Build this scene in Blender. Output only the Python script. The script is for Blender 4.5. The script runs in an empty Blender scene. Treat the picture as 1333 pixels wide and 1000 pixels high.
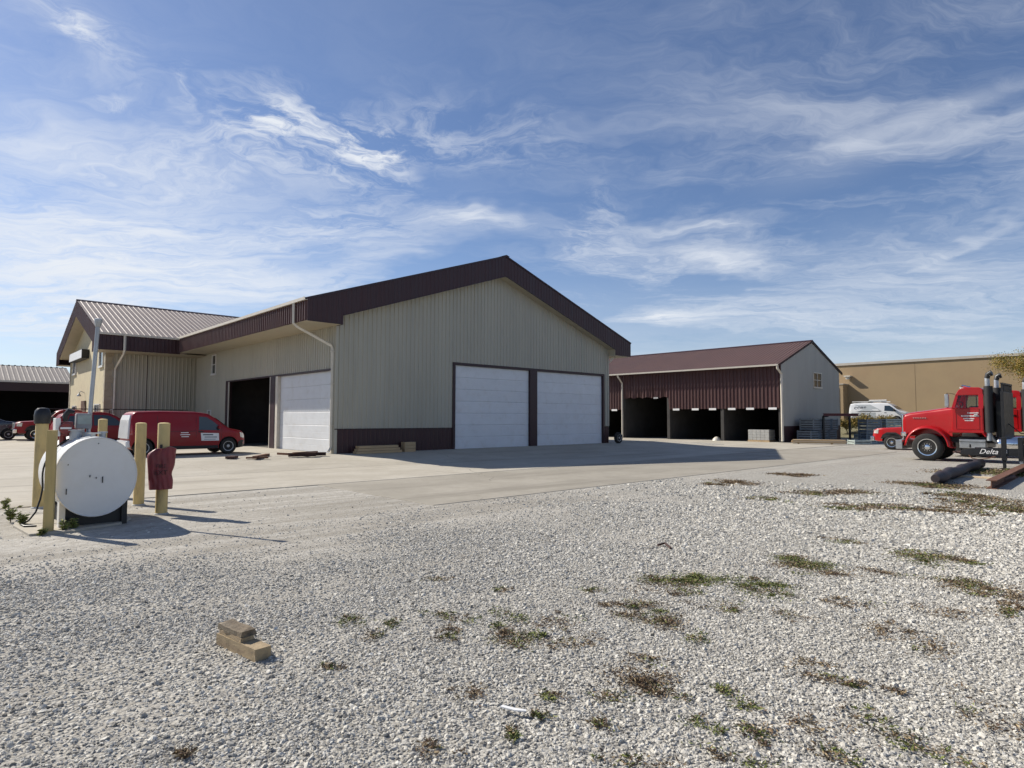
import bpy, bmesh, math, random
import numpy as np
from mathutils import Vector, Matrix, Euler
random.seed(7); rng = np.random.default_rng(7)
sc = bpy.context.scene
COL = sc.collection
R = math.radians

# ---------------------------------------------------------------- camera
cd = bpy.data.cameras.new('camera'); cam = bpy.data.objects.new('camera', cd); COL.objects.link(cam)
cd.sensor_width = 36.0; cd.lens = 36.0 * 807.2 / 1333.0; cd.clip_start = 0.1; cd.clip_end = 4000
cam.location = (0, 0, 1.75)
cam.rotation_euler = (Matrix.Rotation(math.pi / 2 + 0.0552, 3, 'X') @ Matrix.Rotation(0.0027, 3, 'Z')).to_euler()
sc.camera = cam

# ---------------------------------------------------------------- light
SUN_EL = R(38.0)
SUN_H = Vector((-0.905, 0.425, 0)).normalized()
SUN_TO = Vector((SUN_H.x * math.cos(SUN_EL), SUN_H.y * math.cos(SUN_EL), math.sin(SUN_EL)))
sl = bpy.data.lights.new('sun', 'SUN'); sl.energy = 5.0; sl.angle = R(0.53); sl.color = (1.0, 0.93, 0.82)
sun = bpy.data.objects.new('sun', sl); COL.objects.link(sun)
sun.rotation_euler = (-SUN_TO).to_track_quat('-Z', 'Y').to_euler(); sun.location = (-40, 20, 40)
sc.view_settings.view_transform = 'Standard'; sc.view_settings.look = 'None'
sc.view_settings.exposure = 0.34; sc.view_settings.gamma = 1.0; sc.view_settings.use_curve_mapping = False
sc.cycles.use_denoising = True; sc.cycles.use_adaptive_sampling = True; sc.cycles.adaptive_threshold = .02
sc.cycles.max_bounces = 6; sc.cycles.diffuse_bounces = 3; sc.cycles.glossy_bounces = 3
sc.cycles.transparent_max_bounces = 8; sc.cycles.caustics_reflective = False; sc.cycles.caustics_refractive = False


class NG:
    """tiny helper to wire shader nodes"""
    def __init__(s, nt): s.nt = nt; s.n = nt.nodes; s.l = nt.links
    def new(s, t, **kw):
        n = s.n.new(t)
        for k, v in kw.items(): setattr(n, k, v)
        return n
    def put(s, sock, v):
        if isinstance(v, bpy.types.NodeSocket): s.l.new(v, sock)
        elif v is not None: sock.default_value = v
    def math(s, op, a, b=None, c=None, clamp=False):
        n = s.new('ShaderNodeMath', operation=op, use_clamp=clamp)
        s.put(n.inputs[0], a); s.put(n.inputs[1], b); s.put(n.inputs[2], c)
        return n.outputs[0]
    def vmath(s, op, a, b=None):
        n = s.new('ShaderNodeVectorMath', operation=op); s.put(n.inputs[0], a); s.put(n.inputs[1], b); return n.outputs[0]
    def noise(s, vec, scale, detail=4, rough=.55, dist=0.0):
        n = s.new('ShaderNodeTexNoise'); s.put(n.inputs['Vector'], vec)
        n.inputs['Scale'].default_value = scale; n.inputs['Detail'].default_value = detail
        n.inputs['Roughness'].default_value = rough; n.inputs['Distortion'].default_value = dist
        return n.outputs[0]
    def ss(s, v, a, b, lo=0.0, hi=1.0):
        n = s.new('ShaderNodeMapRange', interpolation_type='SMOOTHSTEP')
        s.put(n.inputs['Value'], v); n.inputs['From Min'].default_value = a; n.inputs['From Max'].default_value = b
        n.inputs['To Min'].default_value = lo; n.inputs['To Max'].default_value = hi
        return n.outputs[0]
    def mix(s, f, a, b, mode='MIX'):
        n = s.new('ShaderNodeMix', data_type='RGBA', blend_type=mode)
        s.put(n.inputs[0], f); s.put(n.inputs[6], a); s.put(n.inputs[7], b)
        return n.outputs[2]
    def mapping(s, vec, loc=(0, 0, 0), rot=(0, 0, 0), scl=(1, 1, 1), typ='POINT'):
        n = s.new('ShaderNodeMapping', vector_type=typ); s.put(n.inputs['Vector'], vec)
        n.inputs['Location'].default_value = loc; n.inputs['Rotation'].default_value = rot; n.inputs['Scale'].default_value = scl
        return n.outputs[0]
    def comb(s, x, y, z):
        n = s.new('ShaderNodeCombineXYZ'); s.put(n.inputs[0], x); s.put(n.inputs[1], y); s.put(n.inputs[2], z); return n.outputs[0]


def c4(c): return (c[0], c[1], c[2], 1.0)

# ---------------------------------------------------------------- sky with high thin cloud
world = bpy.data.worlds.new('World'); sc.world = world; world.use_nodes = True
g = NG(world.node_tree); g.n.clear()
sky = g.new('ShaderNodeTexSky', sky_type='NISHITA'); sky.sun_disc = False
sky.sun_elevation = SUN_EL; sky.sun_rotation = math.atan2(SUN_H.x, SUN_H.y)
sky.altitude = 200; sky.air_density = 1.0; sky.dust_density = 0.4; sky.ozone_density = 2.2
tc = g.new('ShaderNodeTexCoord').outputs['Generated']
sep = g.new('ShaderNodeSeparateXYZ'); g.put(sep.inputs[0], tc)
dx, dy, dz = sep.outputs
zc = g.math('ADD', g.math('MAXIMUM', dz, 0.0), 0.10)
px_ = g.math('DIVIDE', dx, zc); py_ = g.math('DIVIDE', dy, zc)
pl = g.comb(px_, py_, 0.0)                                # place on the cloud layer overhead


wv_ = g.vmath('MULTIPLY', g.vmath('SUBTRACT', g.comb(g.noise(g.mapping(pl, scl=(.8, .8, 1)), 1.3, 2, .5), g.noise(g.mapping(pl, loc=(7, 3, 0)), 1.1, 2, .5), .5), (.5, .5, .5)), (.75, .75, 0))
wf_ = g.vmath('MULTIPLY', g.vmath('SUBTRACT', g.comb(g.noise(pl, 7.0, 2, .6), g.noise(g.mapping(pl, loc=(3, 9, 0)), 6.0, 2, .6), .5), (.5, .5, .5)), (.22, .22, 0))
pw = g.vmath('ADD', g.vmath('ADD', pl, wv_), wf_)
n_a = g.noise(g.mapping(pw, loc=(2.3, 1.1, 0), rot=(0, 0, .12), scl=(.55, 1.3, 1)), 1.7, 8, .68)      # long cirrus streaks
n_b = g.noise(g.mapping(pw, loc=(9.1, 4.2, 0), rot=(0, 0, -.6), scl=(1.1, 1.5, 1)), 4.4, 9, .70)       # torn fibres
n_c = g.noise(g.mapping(pl, loc=(3, 8, 0)), .30, 1, .5)                                                   # where the veil is thick
veil = g.math('MULTIPLY', g.ss(n_a, .40, .74), g.ss(n_c, .40, .64, .12, 1.0))
alpha = g.math('MULTIPLY', veil, .50)
fib = g.ss(n_b, .40, .66)
strk = g.ss(g.noise(g.mapping(pw, loc=(1.3, 6.1, 0), rot=(0, 0, .06), scl=(.55, 2.2, 1)), 2.6, 9, .70), .30, .66, .22, 1.0)
contr = g.ss(n_a, .2, .7, .55, 1.0)
pwb = g.vmath('ADD', g.vmath('ADD', pl, g.vmath('MULTIPLY', wv_, (.9, .9, 0))), wf_)


def blob(cx, cy, rx, ry, rot=0.0, ragged=True):
    """soft patch of cloud on the layer"""
    q = g.mapping(pwb if ragged else pl, loc=(cx, cy, 0), rot=(0, 0, rot), scl=(rx, ry, 1), typ='TEXTURE')
    ln = g.new('ShaderNodeVectorMath', operation='LENGTH'); g.put(ln.inputs[0], q)
    return g.ss(ln.outputs['Value'], 0.0, 1.0, 1.0, 0.0)


hero = None
HERO = [  # cloud patches on the layer: place, size, turn, strength, texture
    (-1.007, 1.288, 0.111, 0.083, -1.404, 0.85, 'f'),
    (-0.684, 1.653, 0.238, 0.182, 2.104, 1.1, 'f'),
    (-0.455, 1.729, 0.234, 0.181, -1.817, 1.25, 'f'),
    (-0.633, 1.884, 0.293, 0.142, -2.675, 0.55, 'f'),
    (-0.875, 1.526, 0.166, 0.034, 2.098, 0.4, 'f'),
    (-1.105, 1.53, 0.089, 0.035, -3.037, 0.6, 'f'),
    (-1.22, 1.833, 0.547, 0.323, -2.77, 0.65, 's'),
    (-1.454, 2.283, 1.084, 0.403, -2.77, 0.8, 's'),
    (-1.922, 2.615, 0.924, 0.488, -2.783, 0.85, 's'),
    (-1.336, 2.997, 0.95, 0.452, -2.434, 0.7, 's'),
    (-2.446, 3.4, 1.425, 0.94, 2.612, 1.0, 's'),
    (-1.921, 2.808, 1.462, 1.148, 2.648, 0.45, 's'),
    (-0.163, 2.315, 0.415, 0.141, -2.842, 0.75, 's'),
    (-0.575, 2.761, 0.719, 0.176, 2.334, 0.5, 's'),
    (-0.765, 2.284, 0.552, 0.2, 2.275, 0.4, 'f'),
    (0.96, 2.695, 0.455, 0.171, -2.846, 0.7, 's'),
    (0.854, 3.724, 0.438, 0.273, -3.12, 0.95, 's'),
    (1.335, 3.642, 0.974, 0.496, 3.105, 0.5, 's'),
    (2.034, 2.881, 0.904, 0.571, 0.505, 0.4, 's'),
    (1.789, 2.376, 0.461, 0.073, -1.815, 0.4, 's'),
    (2.441, 3.738, 1.28, 0.889, -2.809, 0.45, 's'),
    (0.63, 2.338, 0.407, 0.103, 3.103, 0.5, 's'),
    (0.303, 2.315, 0.428, 0.117, 1.478, 0.35, 'f'),
    (-0.035, 1.748, 0.34, 0.267, -2.354, 0.35, 'f'),
    (-0.955, 1.859, 0.339, 0.272, 2.608, 0.5, 'f'),
    (-0.219, 1.629, 0.291, 0.171, -1.94, 0.3, 'f'),
    (-0.972, 1.396, 0.204, 0.169, 2.12, 0.3, 'f'),
    (0.517, 2.675, 0.525, 0.29, -2.396, 0.4, 'f'),
    (-0.593, 2.407, 0.58, 0.258, 2.647, 0.45, 'f'),
    (1.079, 1.588, 0.333, 0.071, 2.263, 0.3, 'c'),
    (0.989, 1.797, 0.355, 0.191, 2.143, 0.16, 'c'),
]
for (cx_, cy_, rx_, ry_, ro_, st_, tx_) in HERO:
    tex = {'f': fib, 's': strk, 'c': contr}[tx_]
    b_ = g.math('MULTIPLY', g.math('MULTIPLY', blob(cx_, cy_, rx_ * 1.25, ry_ * 1.25, ro_, tx_ != 'c'), tex), st_)
    hero = b_ if hero is None else g.math('SUBTRACT', g.math('ADD', hero, b_), g.math('MULTIPLY', hero, b_))
alpha = g.math('SUBTRACT', g.math('ADD', alpha, hero), g.math('MULTIPLY', alpha, hero))
low_ = g.ss(dz, .0, .30, .42, 0.0)          # everything thickens towards the horizon
alpha = g.math('MAXIMUM', alpha, g.math('MULTIPLY', low_, g.ss(n_a, .25, .62, .5, 1)))
alpha = g.math('MINIMUM', g.math('ADD', alpha, .02), .95)
skn = g.mix(1.0, sky.outputs[0], (.92, 1.0, 1.18, 1), 'MULTIPLY')
skc = g.mix(alpha, skn, (9.2, 9.6, 10.2, 1))
bg = g.new('ShaderNodeBackground'); g.put(bg.inputs[0], skc); bg.inputs[1].default_value = .072
wo = g.new('ShaderNodeOutputWorld'); g.put(wo.inputs[0], bg.outputs[0])
world.cycles.sampling_method = 'MANUAL'; world.cycles.sample_map_resolution = 256


# ---------------------------------------------------------------- mesh helpers
class MB:
    def __init__(s): s.v = []; s.f = []
    def add(s, vs, fs):
        o = len(s.v); s.v.extend([tuple(p) for p in vs]); s.f.extend([tuple(i + o for i in f) for f in fs]); return s
    def box(s, x0, x1, y0, y1, z0, z1, M=None):
        vs = [Vector((x, y, z)) for z in (z0, z1) for y in (y0, y1) for x in (x0, x1)]
        if M is not None: vs = [M @ p for p in vs]
        return s.add(vs, [(0, 2, 3, 1), (4, 5, 7, 6), (0, 1, 5, 4), (2, 6, 7, 3), (0, 4, 6, 2), (1, 3, 7, 5)])
    def tube(s, path, r, n=8, caps=True):
        path = [Vector(p) for p in path]; rs = r if isinstance(r, (list, tuple)) else [r] * len(path)
        vs = []; fs = []; up = None
        for i, p in enumerate(path):
            t = (path[min(i + 1, len(path) - 1)] - path[max(i - 1, 0)]).normalized()
            if up is None:
                up = Vector((0, 0, 1)) if abs(t.z) < .9 else Vector((1, 0, 0))
            a = t.cross(up).normalized(); b = a.cross(t).normalized(); up = b
            for k in range(n):
                an = 2 * math.pi * k / n
                vs.append(p + (a * math.cos(an) + b * math.sin(an)) * rs[i])
        for i in range(len(path) - 1):
            for k in range(n):
                k2 = (k + 1) % n
                fs.append((i * n + k, i * n + k2, (i + 1) * n + k2, (i + 1) * n + k))
        if caps:
            fs.append(tuple(range(n))[::-1]); fs.append(tuple((len(path) - 1) * n + k for k in range(n)))
        return s.add(vs, fs)
    def cyl(s, p0, p1, r0, r1=None, n=16): return s.tube([p0, p1], [r0, r0 if r1 is None else r1], n)
    def lathe(s, prof, axis, org, n=24):
        """prof: (radius, along) pairs"""
        org = Vector(org); ax = Vector(axis).normalized()
        a = ax.cross(Vector((0, 0, 1)) if abs(ax.z) < .9 else Vector((1, 0, 0))).normalized(); b = ax.cross(a)
        vs = []; fs = []
        for r, h in prof:
            for k in range(n):
                an = 2 * math.pi * k / n; vs.append(org + ax * h + (a * math.cos(an) + b * math.sin(an)) * r)
        m = len(prof)
        for i in range(m - 1):
            for k in range(n):
                k2 = (k + 1) % n; fs.append((i * n + k, i * n + k2, (i + 1) * n + k2, (i + 1) * n + k))
        fs.append(tuple(range(n))[::-1]); fs.append(tuple((m - 1) * n + k for k in range(n)))
        return s.add(vs, fs)
    def prism(s, poly, d0, d1, fn):
        """poly of (a,b); fn(a,b,d)->xyz"""
        n = len(poly)
        vs = [fn(a, b, d0) for a, b in poly] + [fn(a, b, d1) for a, b in poly]
        fs = [tuple(range(n))[::-1], tuple(range(n, 2 * n))] + [(i, (i + 1) % n, n + (i + 1) % n, n + i) for i in range(n)]
        return s.add(vs, fs)
    def mesh(s, name, recalc=True):
        me = bpy.data.meshes.new(name); me.from_pydata(s.v, [], s.f); 
        if recalc:
            bm = bmesh.new(); bm.from_mesh(me); bmesh.ops.recalc_face_normals(bm, faces=bm.faces); bm.to_mesh(me); bm.free()
        me.update(); return me
    def build(s, name, mat, parent=None, smooth=False, bevel=0.0, recalc=True, angle=40):
        me = s.mesh(name, recalc)
        if bevel > 0:
            bm = bmesh.new(); bm.from_mesh(me)
            bmesh.ops.bevel(bm, geom=[e for e in bm.edges if len(e.link_faces) == 2 and e.calc_face_angle(0) > R(30)], offset=bevel, segments=2, profile=.6, affect='EDGES', clamp_overlap=True)
            bm.to_mesh(me); bm.free()
        return link(name, me, mat, parent, smooth, angle)


def link(name, me, mat, parent=None, smooth=False, angle=40):
    o = bpy.data.objects.new(name, me); COL.objects.link(o)
    if mat is not None and len(me.materials) == 0: me.materials.append(mat)
    if parent is not None: o.parent = parent
    if smooth:
        me.polygons.foreach_set('use_smooth', [True] * len(me.polygons))
        try: me.set_sharp_from_angle(angle=R(angle))
        except Exception: pass
    return o


def tag(o, label=None, cat=None, group=None, kind=None):
    if label: o['label'] = label
    if cat: o['category'] = cat
    if group: o['group'] = group
    if kind: o['kind'] = kind
    return o


def empty(name, loc, rz=0.0, label=None, cat=None, group=None):
    o = bpy.data.objects.new(name, None); COL.objects.link(o); o.location = loc; o.rotation_euler = (0, 0, rz); o.empty_display_size = .1
    return tag(o, label, cat, group)


def copy_tree(o, parent=None):
    c = o.copy(); COL.objects.link(c); c.parent = parent
    for ch in list(o.children): copy_tree(ch, c)
    return c


def text_mesh(name, body, size, mat, parent, M, shear=0.0, ext=.002, spacing=1.0, bold=0.0):
    cu = bpy.data.curves.new(name, 'FONT'); cu.body = body; cu.size = size; cu.shear = shear; cu.extrude = ext
    cu.align_x = 'CENTER'; cu.align_y = 'CENTER'; cu.space_character = spacing; cu.offset = bold; cu.resolution_u = 3
    t = bpy.data.objects.new(name + '_tmp', cu); COL.objects.link(t)
    dg = bpy.context.evaluated_depsgraph_get(); me = bpy.data.meshes.new_from_object(t.evaluated_get(dg))
    bpy.data.objects.remove(t); me.transform(M); me.name = name
    me.materials.clear()
    return link(name, me, mat, parent)


# ---------------------------------------------------------------- materials
def pm(name, col, rough=.6, metal=0.0, var=.12, scale=2.0, stretch=(1, 1, 1), bump=0.0, bscale=60.0, dirt=None, dirt_amt=0.0, dirt_scale=1.2, spec=.5, coat=0.0, hue=None, rand=.14):
    m = bpy.data.materials.new(name); m.use_nodes = True; h = NG(m.node_tree); b = m.node_tree.nodes['Principled BSDF']
    co = h.new('ShaderNodeTexCoord').outputs['Object']
    n1 = h.noise(h.mapping(co, scl=stretch), scale, 6, .6)
    lo = tuple(x * (1 - var) for x in col); hi = tuple(min(1, x * (1 + var)) for x in col)
    c = h.mix(h.ss(n1, .3, .7), c4(lo), c4(hi))
    if hue is not None:
        c = h.mix(h.ss(h.noise(h.mapping(co, loc=(3, 7, 1)), scale * .6, 4), .45, .7), c, c4(hue))
    if dirt is not None:
        d = h.ss(h.noise(h.mapping(co, loc=(9, 2, 5), scl=stretch), dirt_scale, 7, .65), .48, .72, 0, dirt_amt)
        c = h.mix(d, c, c4(dirt))
    oi = h.new('ShaderNodeObjectInfo')
    c = h.mix(h.math('MULTIPLY', oi.outputs['Random'], rand), c, c4(tuple(x * .6 for x in col)))
    h.put(b.inputs['Base Color'], c)
    h.put(b.inputs['Roughness'], h.ss(n1, .2, .8, max(.02, rough - .06), min(1, rough + .08)))
    b.inputs['Metallic'].default_value = metal; b.inputs['Specular IOR Level'].default_value = spec
    b.inputs['Coat Weight'].default_value = coat; b.inputs['Coat Roughness'].default_value = .06
    if bump > 0:
        bp = h.new('ShaderNodeBump'); bp.inputs['Strength'].default_value = bump; bp.inputs['Distance'].default_value = .01
        h.put(bp.inputs['Height'], h.noise(co, bscale, 6, .65)); h.put(b.inputs['Normal'], bp.outputs[0])
    return m


V = (1, 1, .12)   # vertical streaks
M = {}
M['siding'] = pm('beige_siding', (.405, .385, .315), .42, 0, .05, 1.5, V, dirt=(.30, .275, .215), dirt_amt=.22, dirt_scale=2.2)
M['maroon'] = pm('maroon_siding', (.036, .009, .011), .45, 0, .12, 2, V, dirt=(.05, .02, .022), dirt_amt=.35, dirt_scale=2.5)
M['maroon_soft'] = pm('lighter_maroon', (.080, .034, .032), .5, 0, .12, 2, V, dirt=(.115, .068, .060), dirt_amt=.5, dirt_scale=2.5)  # lighter copy of maroon, sunlight put into the colour for sunlit fascias
M['roof_gray'] = pm('taupe_roof_metal', (.225, .180, .160), .6, .0, .08, 1.0, dirt=(.2, .17, .16), dirt_amt=.4, dirt_scale=.9)
M['roof_red'] = pm('rust_brown_roof', (.125, .070, .060), .6, .0, .1, 1.0, dirt=(.12, .075, .065), dirt_amt=.5, dirt_scale=.8)
M['roof_far'] = pm('grey_roof_far', (.17, .148, .138), .7, .0, .08, 1.0, dirt=(.25, .22, .21), dirt_amt=.4)
M['soffit'] = pm('cream_soffit', (.47, .42, .31), .55, 0, .06, 2)
M['trim'] = pm('pale_trim', (.62, .58, .50), .4, 0, .06, 4)
M['white_door'] = pm('white_door_paint', (.69, .71, .73), .4, 0, .03, 1.2, dirt=(.50, .48, .44), dirt_amt=.3, dirt_scale=2.5)
M['door_trim'] = pm('door_trim_maroon', (.028, .008, .012), .45, 0, .12, 3)
M['block'] = pm('cream_block', (.60, .52, .34), .85, 0, .07, 3, bump=.25, bscale=30, dirt=(.42, .36, .25), dirt_amt=.35)
M['quoin'] = pm('grey_quoin', (.40, .35, .26), .85, 0, .10, 3, bump=.3, bscale=30)
M['tan'] = pm('tan_stucco', (.36, .265, .155), .9, 0, .05, .35, bump=.15, bscale=12, dirt=(.33, .22, .135), dirt_amt=.5, dirt_scale=.25)
M['tan_trim'] = pm('parapet_cap', (.50, .46, .40), .6, 0, .06, 1)
M['brown'] = pm('brown_paint', (.10, .05, .025), .6)
M['gray_wall'] = pm('grey_siding', (.37, .365, .335), .55, 0, .05, 1.2, V, dirt=(.30, .29, .27), dirt_amt=.35, dirt_scale=1.5)
M['dark'] = pm('shaded_interior', (.009, .008, .008), .9)  # near-black colour stands in for the shade inside the buildings
M['partition'] = pm('shaded_partition', (.060, .057, .054), .9, 0, .15, 2, dirt=(.03, .028, .026), dirt_amt=.6)  # grey partitions darkened, interior shade put into the colour
M['galv'] = pm('galvanised_steel', (.42, .44, .46), .42, .6, .10, 5, dirt=(.28, .28, .27), dirt_amt=.5)
M['white_paint'] = pm('white_paint', (.68, .68, .665), .38, 0, .03, 2, dirt=(.60, .57, .50), dirt_amt=.25, dirt_scale=3)
M['yellow'] = pm('faded_yellow_paint', (.58, .44, .19), .65, 0, .12, 5, (1, 1, .3), bump=.2, dirt=(.30, .22, .12), dirt_amt=.65, dirt_scale=7)
M['yellow_wood'] = pm('yellow_wood', (.50, .38, .16), .75, 0, .12, 9, (1, 1, .12), bump=.3, dirt=(.30, .23, .12), dirt_amt=.55, dirt_scale=8)
M['black'] = pm('black_paint', (.012, .012, .013), .45, 0, .2, 6)
M['rubber'] = pm('tyre_rubber', (.022, .021, .020), .85, 0, .2, 10, dirt=(.07, .062, .05), dirt_amt=.4, dirt_scale=6)
M['hose'] = pm('black_hose', (.01, .01, .01), .5)
M['red_tank'] = pm('red_pump_paint', (.20, .015, .015), .4, 0, .15, 8, coat=.3)
M['red_vinyl'] = pm('red_vinyl', (.19, .022, .03), .45, 0, .15, 5, bump=.5, bscale=12, dirt=(.12, .02, .025), dirt_amt=.5)
M['vinyl_print'] = pm('dark_print', (.05, .008, .012), .6)
M['red_van'] = pm('dark_red_car_paint', (.25, .005, .011), .35, 0, .05, 1, spec=.3, coat=.12, dirt=(.16, .06, .05), dirt_amt=.22, dirt_scale=2)
M['red_truck'] = pm('bright_red_paint', (.41, .005, .007), .32, 0, .05, 1, spec=.4, coat=.3, dirt=(.30, .05, .04), dirt_amt=.25, dirt_scale=2.5)
M['navy'] = pm('navy_car_paint', (.006, .009, .026), .25, 0, .1, 1, coat=.7)
M['white_car'] = pm('white_car_paint', (.72, .73, .74), .3, 0, .03, 1, coat=.6)
M['chrome'] = pm('chrome', (.78, .78, .78), .12, 1.0, .06, 4)
M['dull_chrome'] = pm('dull_metal', (.50, .50, .49), .32, .85, .12, 6)
M['rim'] = pm('steel_rim', (.46, .46, .46), .4, .5, .12, 8)
M['plastic'] = pm('black_plastic', (.018, .018, .019), .6)
M['lamp_glass'] = pm('headlamp_lens', (.62, .60, .55), .08, .2, .1, 10, coat=.8)
M['tail_glass'] = pm('tail_lens', (.35, .01, .01), .1, 0, .1, 10, coat=.8)
M['white_sign'] = pm('white_sign', (.78, .78, .77), .45, 0, .03)
M['lettering'] = pm('white_lettering', (.85, .83, .80), .5)
M['dark_lettering'] = pm('grey_lettering', (.13, .14, .16), .5)
M['grey_graphic'] = pm('grey_wrap', (.40, .43, .45), .35, 0, .06)
M['lumber'] = pm('sawn_lumber', (.48, .34, .19), .8, 0, .14, 7, (.12, 1, 1), bump=.3, bscale=40, dirt=(.30, .21, .13), dirt_amt=.5, dirt_scale=4)
M['lumber_pale'] = pm('pale_lumber', (.62, .50, .34), .8, 0, .1, 7, (.12, 1, 1), bump=.3, bscale=40)
M['lumber_weathered'] = pm('weathered_timber', (.36, .275, .165), .85, 0, .18, 12, (.15, 1, 1), bump=.6, bscale=60, dirt=(.20, .14, .09), dirt_amt=.7, dirt_scale=9)
M['lumber_dark'] = pm('dark_weathered_timber', (.16, .125, .085), .9, 0, .35, 14, (.15, 1, 1), bump=1.0, bscale=60, dirt=(.40, .335, .24), dirt_amt=.5, dirt_scale=10)
M['rust'] = pm('rusty_steel', (.16, .075, .045), .8, .2, .25, 9, bump=.4, bscale=50, dirt=(.07, .035, .025), dirt_amt=.7, dirt_scale=6)
M['rust_dark'] = pm('dark_rusty_steel', (.07, .035, .03), .75, .2, .25, 9, bump=.4, dirt=(.15, .06, .035), dirt_amt=.6, dirt_scale=5)
M['tarp'] = pm('black_tarp_roll', (.030, .024, .028), .6, 0, .25, 6, bump=.8, bscale=14, dirt=(.10, .045, .03), dirt_amt=.6, dirt_scale=2.5)
M['crate'] = pm('grey_crate', (.20, .23, .25), .7, 0, .18, 5, dirt=(.10, .11, .12), dirt_amt=.6, dirt_scale=3)
M['crate_pale'] = pm('pale_green_crate', (.40, .46, .43), .7, 0, .15, 5, dirt=(.20, .24, .23), dirt_amt=.5, dirt_scale=4)
M['concrete_block'] = pm('concrete_block', (.42, .42, .40), .9, 0, .1, 5, bump=.3)
M['red_steel'] = pm('maroon_steel_beam', (.10, .015, .022), .5, 0, .15, 4)
M['bark'] = pm('bark', (.10, .075, .055), .95, 0, .3, 8, (1, 1, .3), bump=.8)
M['skin_gray'] = pm('grey_plastic', (.35, .35, .35), .6)


def glass(name, col=(.02, .03, .035), rough=.04):
    m = bpy.data.materials.new(name); m.use_nodes = True; b = m.node_tree.nodes['Principled BSDF']
    b.inputs['Base Color'].default_value = c4(col); b.inputs['Roughness'].default_value = rough; b.inputs['Specular IOR Level'].default_value = .8
    h = NG(m.node_tree); co = h.new('ShaderNodeTexCoord').outputs['Object']
    h.put(b.inputs['Roughness'], h.ss(h.noise(co, 3, 3), .3, .7, rough, rough + .06))
    return m


M['glass'] = glass('dark_glass'); M['glass_car'] = glass('car_glass', (.03, .045, .05))


def clear_glass(name):
    m = bpy.data.materials.new(name); m.use_nodes = True; nt = m.node_tree; nt.nodes.clear(); h = NG(nt)
    t = h.new('ShaderNodeBsdfTransparent'); t.inputs[0].default_value = (.62, .68, .66, 1)
    gl = h.new('ShaderNodeBsdfGlossy'); gl.inputs['Roughness'].default_value = .03
    fr = h.new('ShaderNodeFresnel'); fr.inputs[0].default_value = 1.5
    mx = h.new('ShaderNodeMixShader'); h.put(mx.inputs[0], fr.outputs[0]); h.put(mx.inputs[1], t.outputs[0]); h.put(mx.inputs[2], gl.outputs[0])
    out = h.new('ShaderNodeOutputMaterial'); h.put(out.inputs[0], mx.outputs[0]); return m


M['glass_clear'] = clear_glass('clear_glass')

# ---------------------------------------------------------------- place: the yard grid
TH = 0.7514
CW = Vector((-7.5654, 26.5509, 0.0))
UX = Vector((math.cos(TH), math.sin(TH), 0)); VX = Vector((-math.sin(TH), math.cos(TH), 0))
def cl(x): return max(0.0, min(1.0, x))
def gz_uv(a, b):
    d = -b
    z = .2 * cl(1 - d / 4.65) * cl(1 - (a - 24) / 4.7) + 1.35 * cl((a - 48) / 6.0)
    return z
def uv(p): q = Vector((p[0], p[1], 0)) - CW; return q.dot(UX), q.dot(VX)
def gz(x, y): return gz_uv(*uv((x, y)))
def WP(a, b, z=None):
    p = CW + UX * a + VX * b; p.z = gz_uv(a, b) if z is None else z; return p

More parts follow.
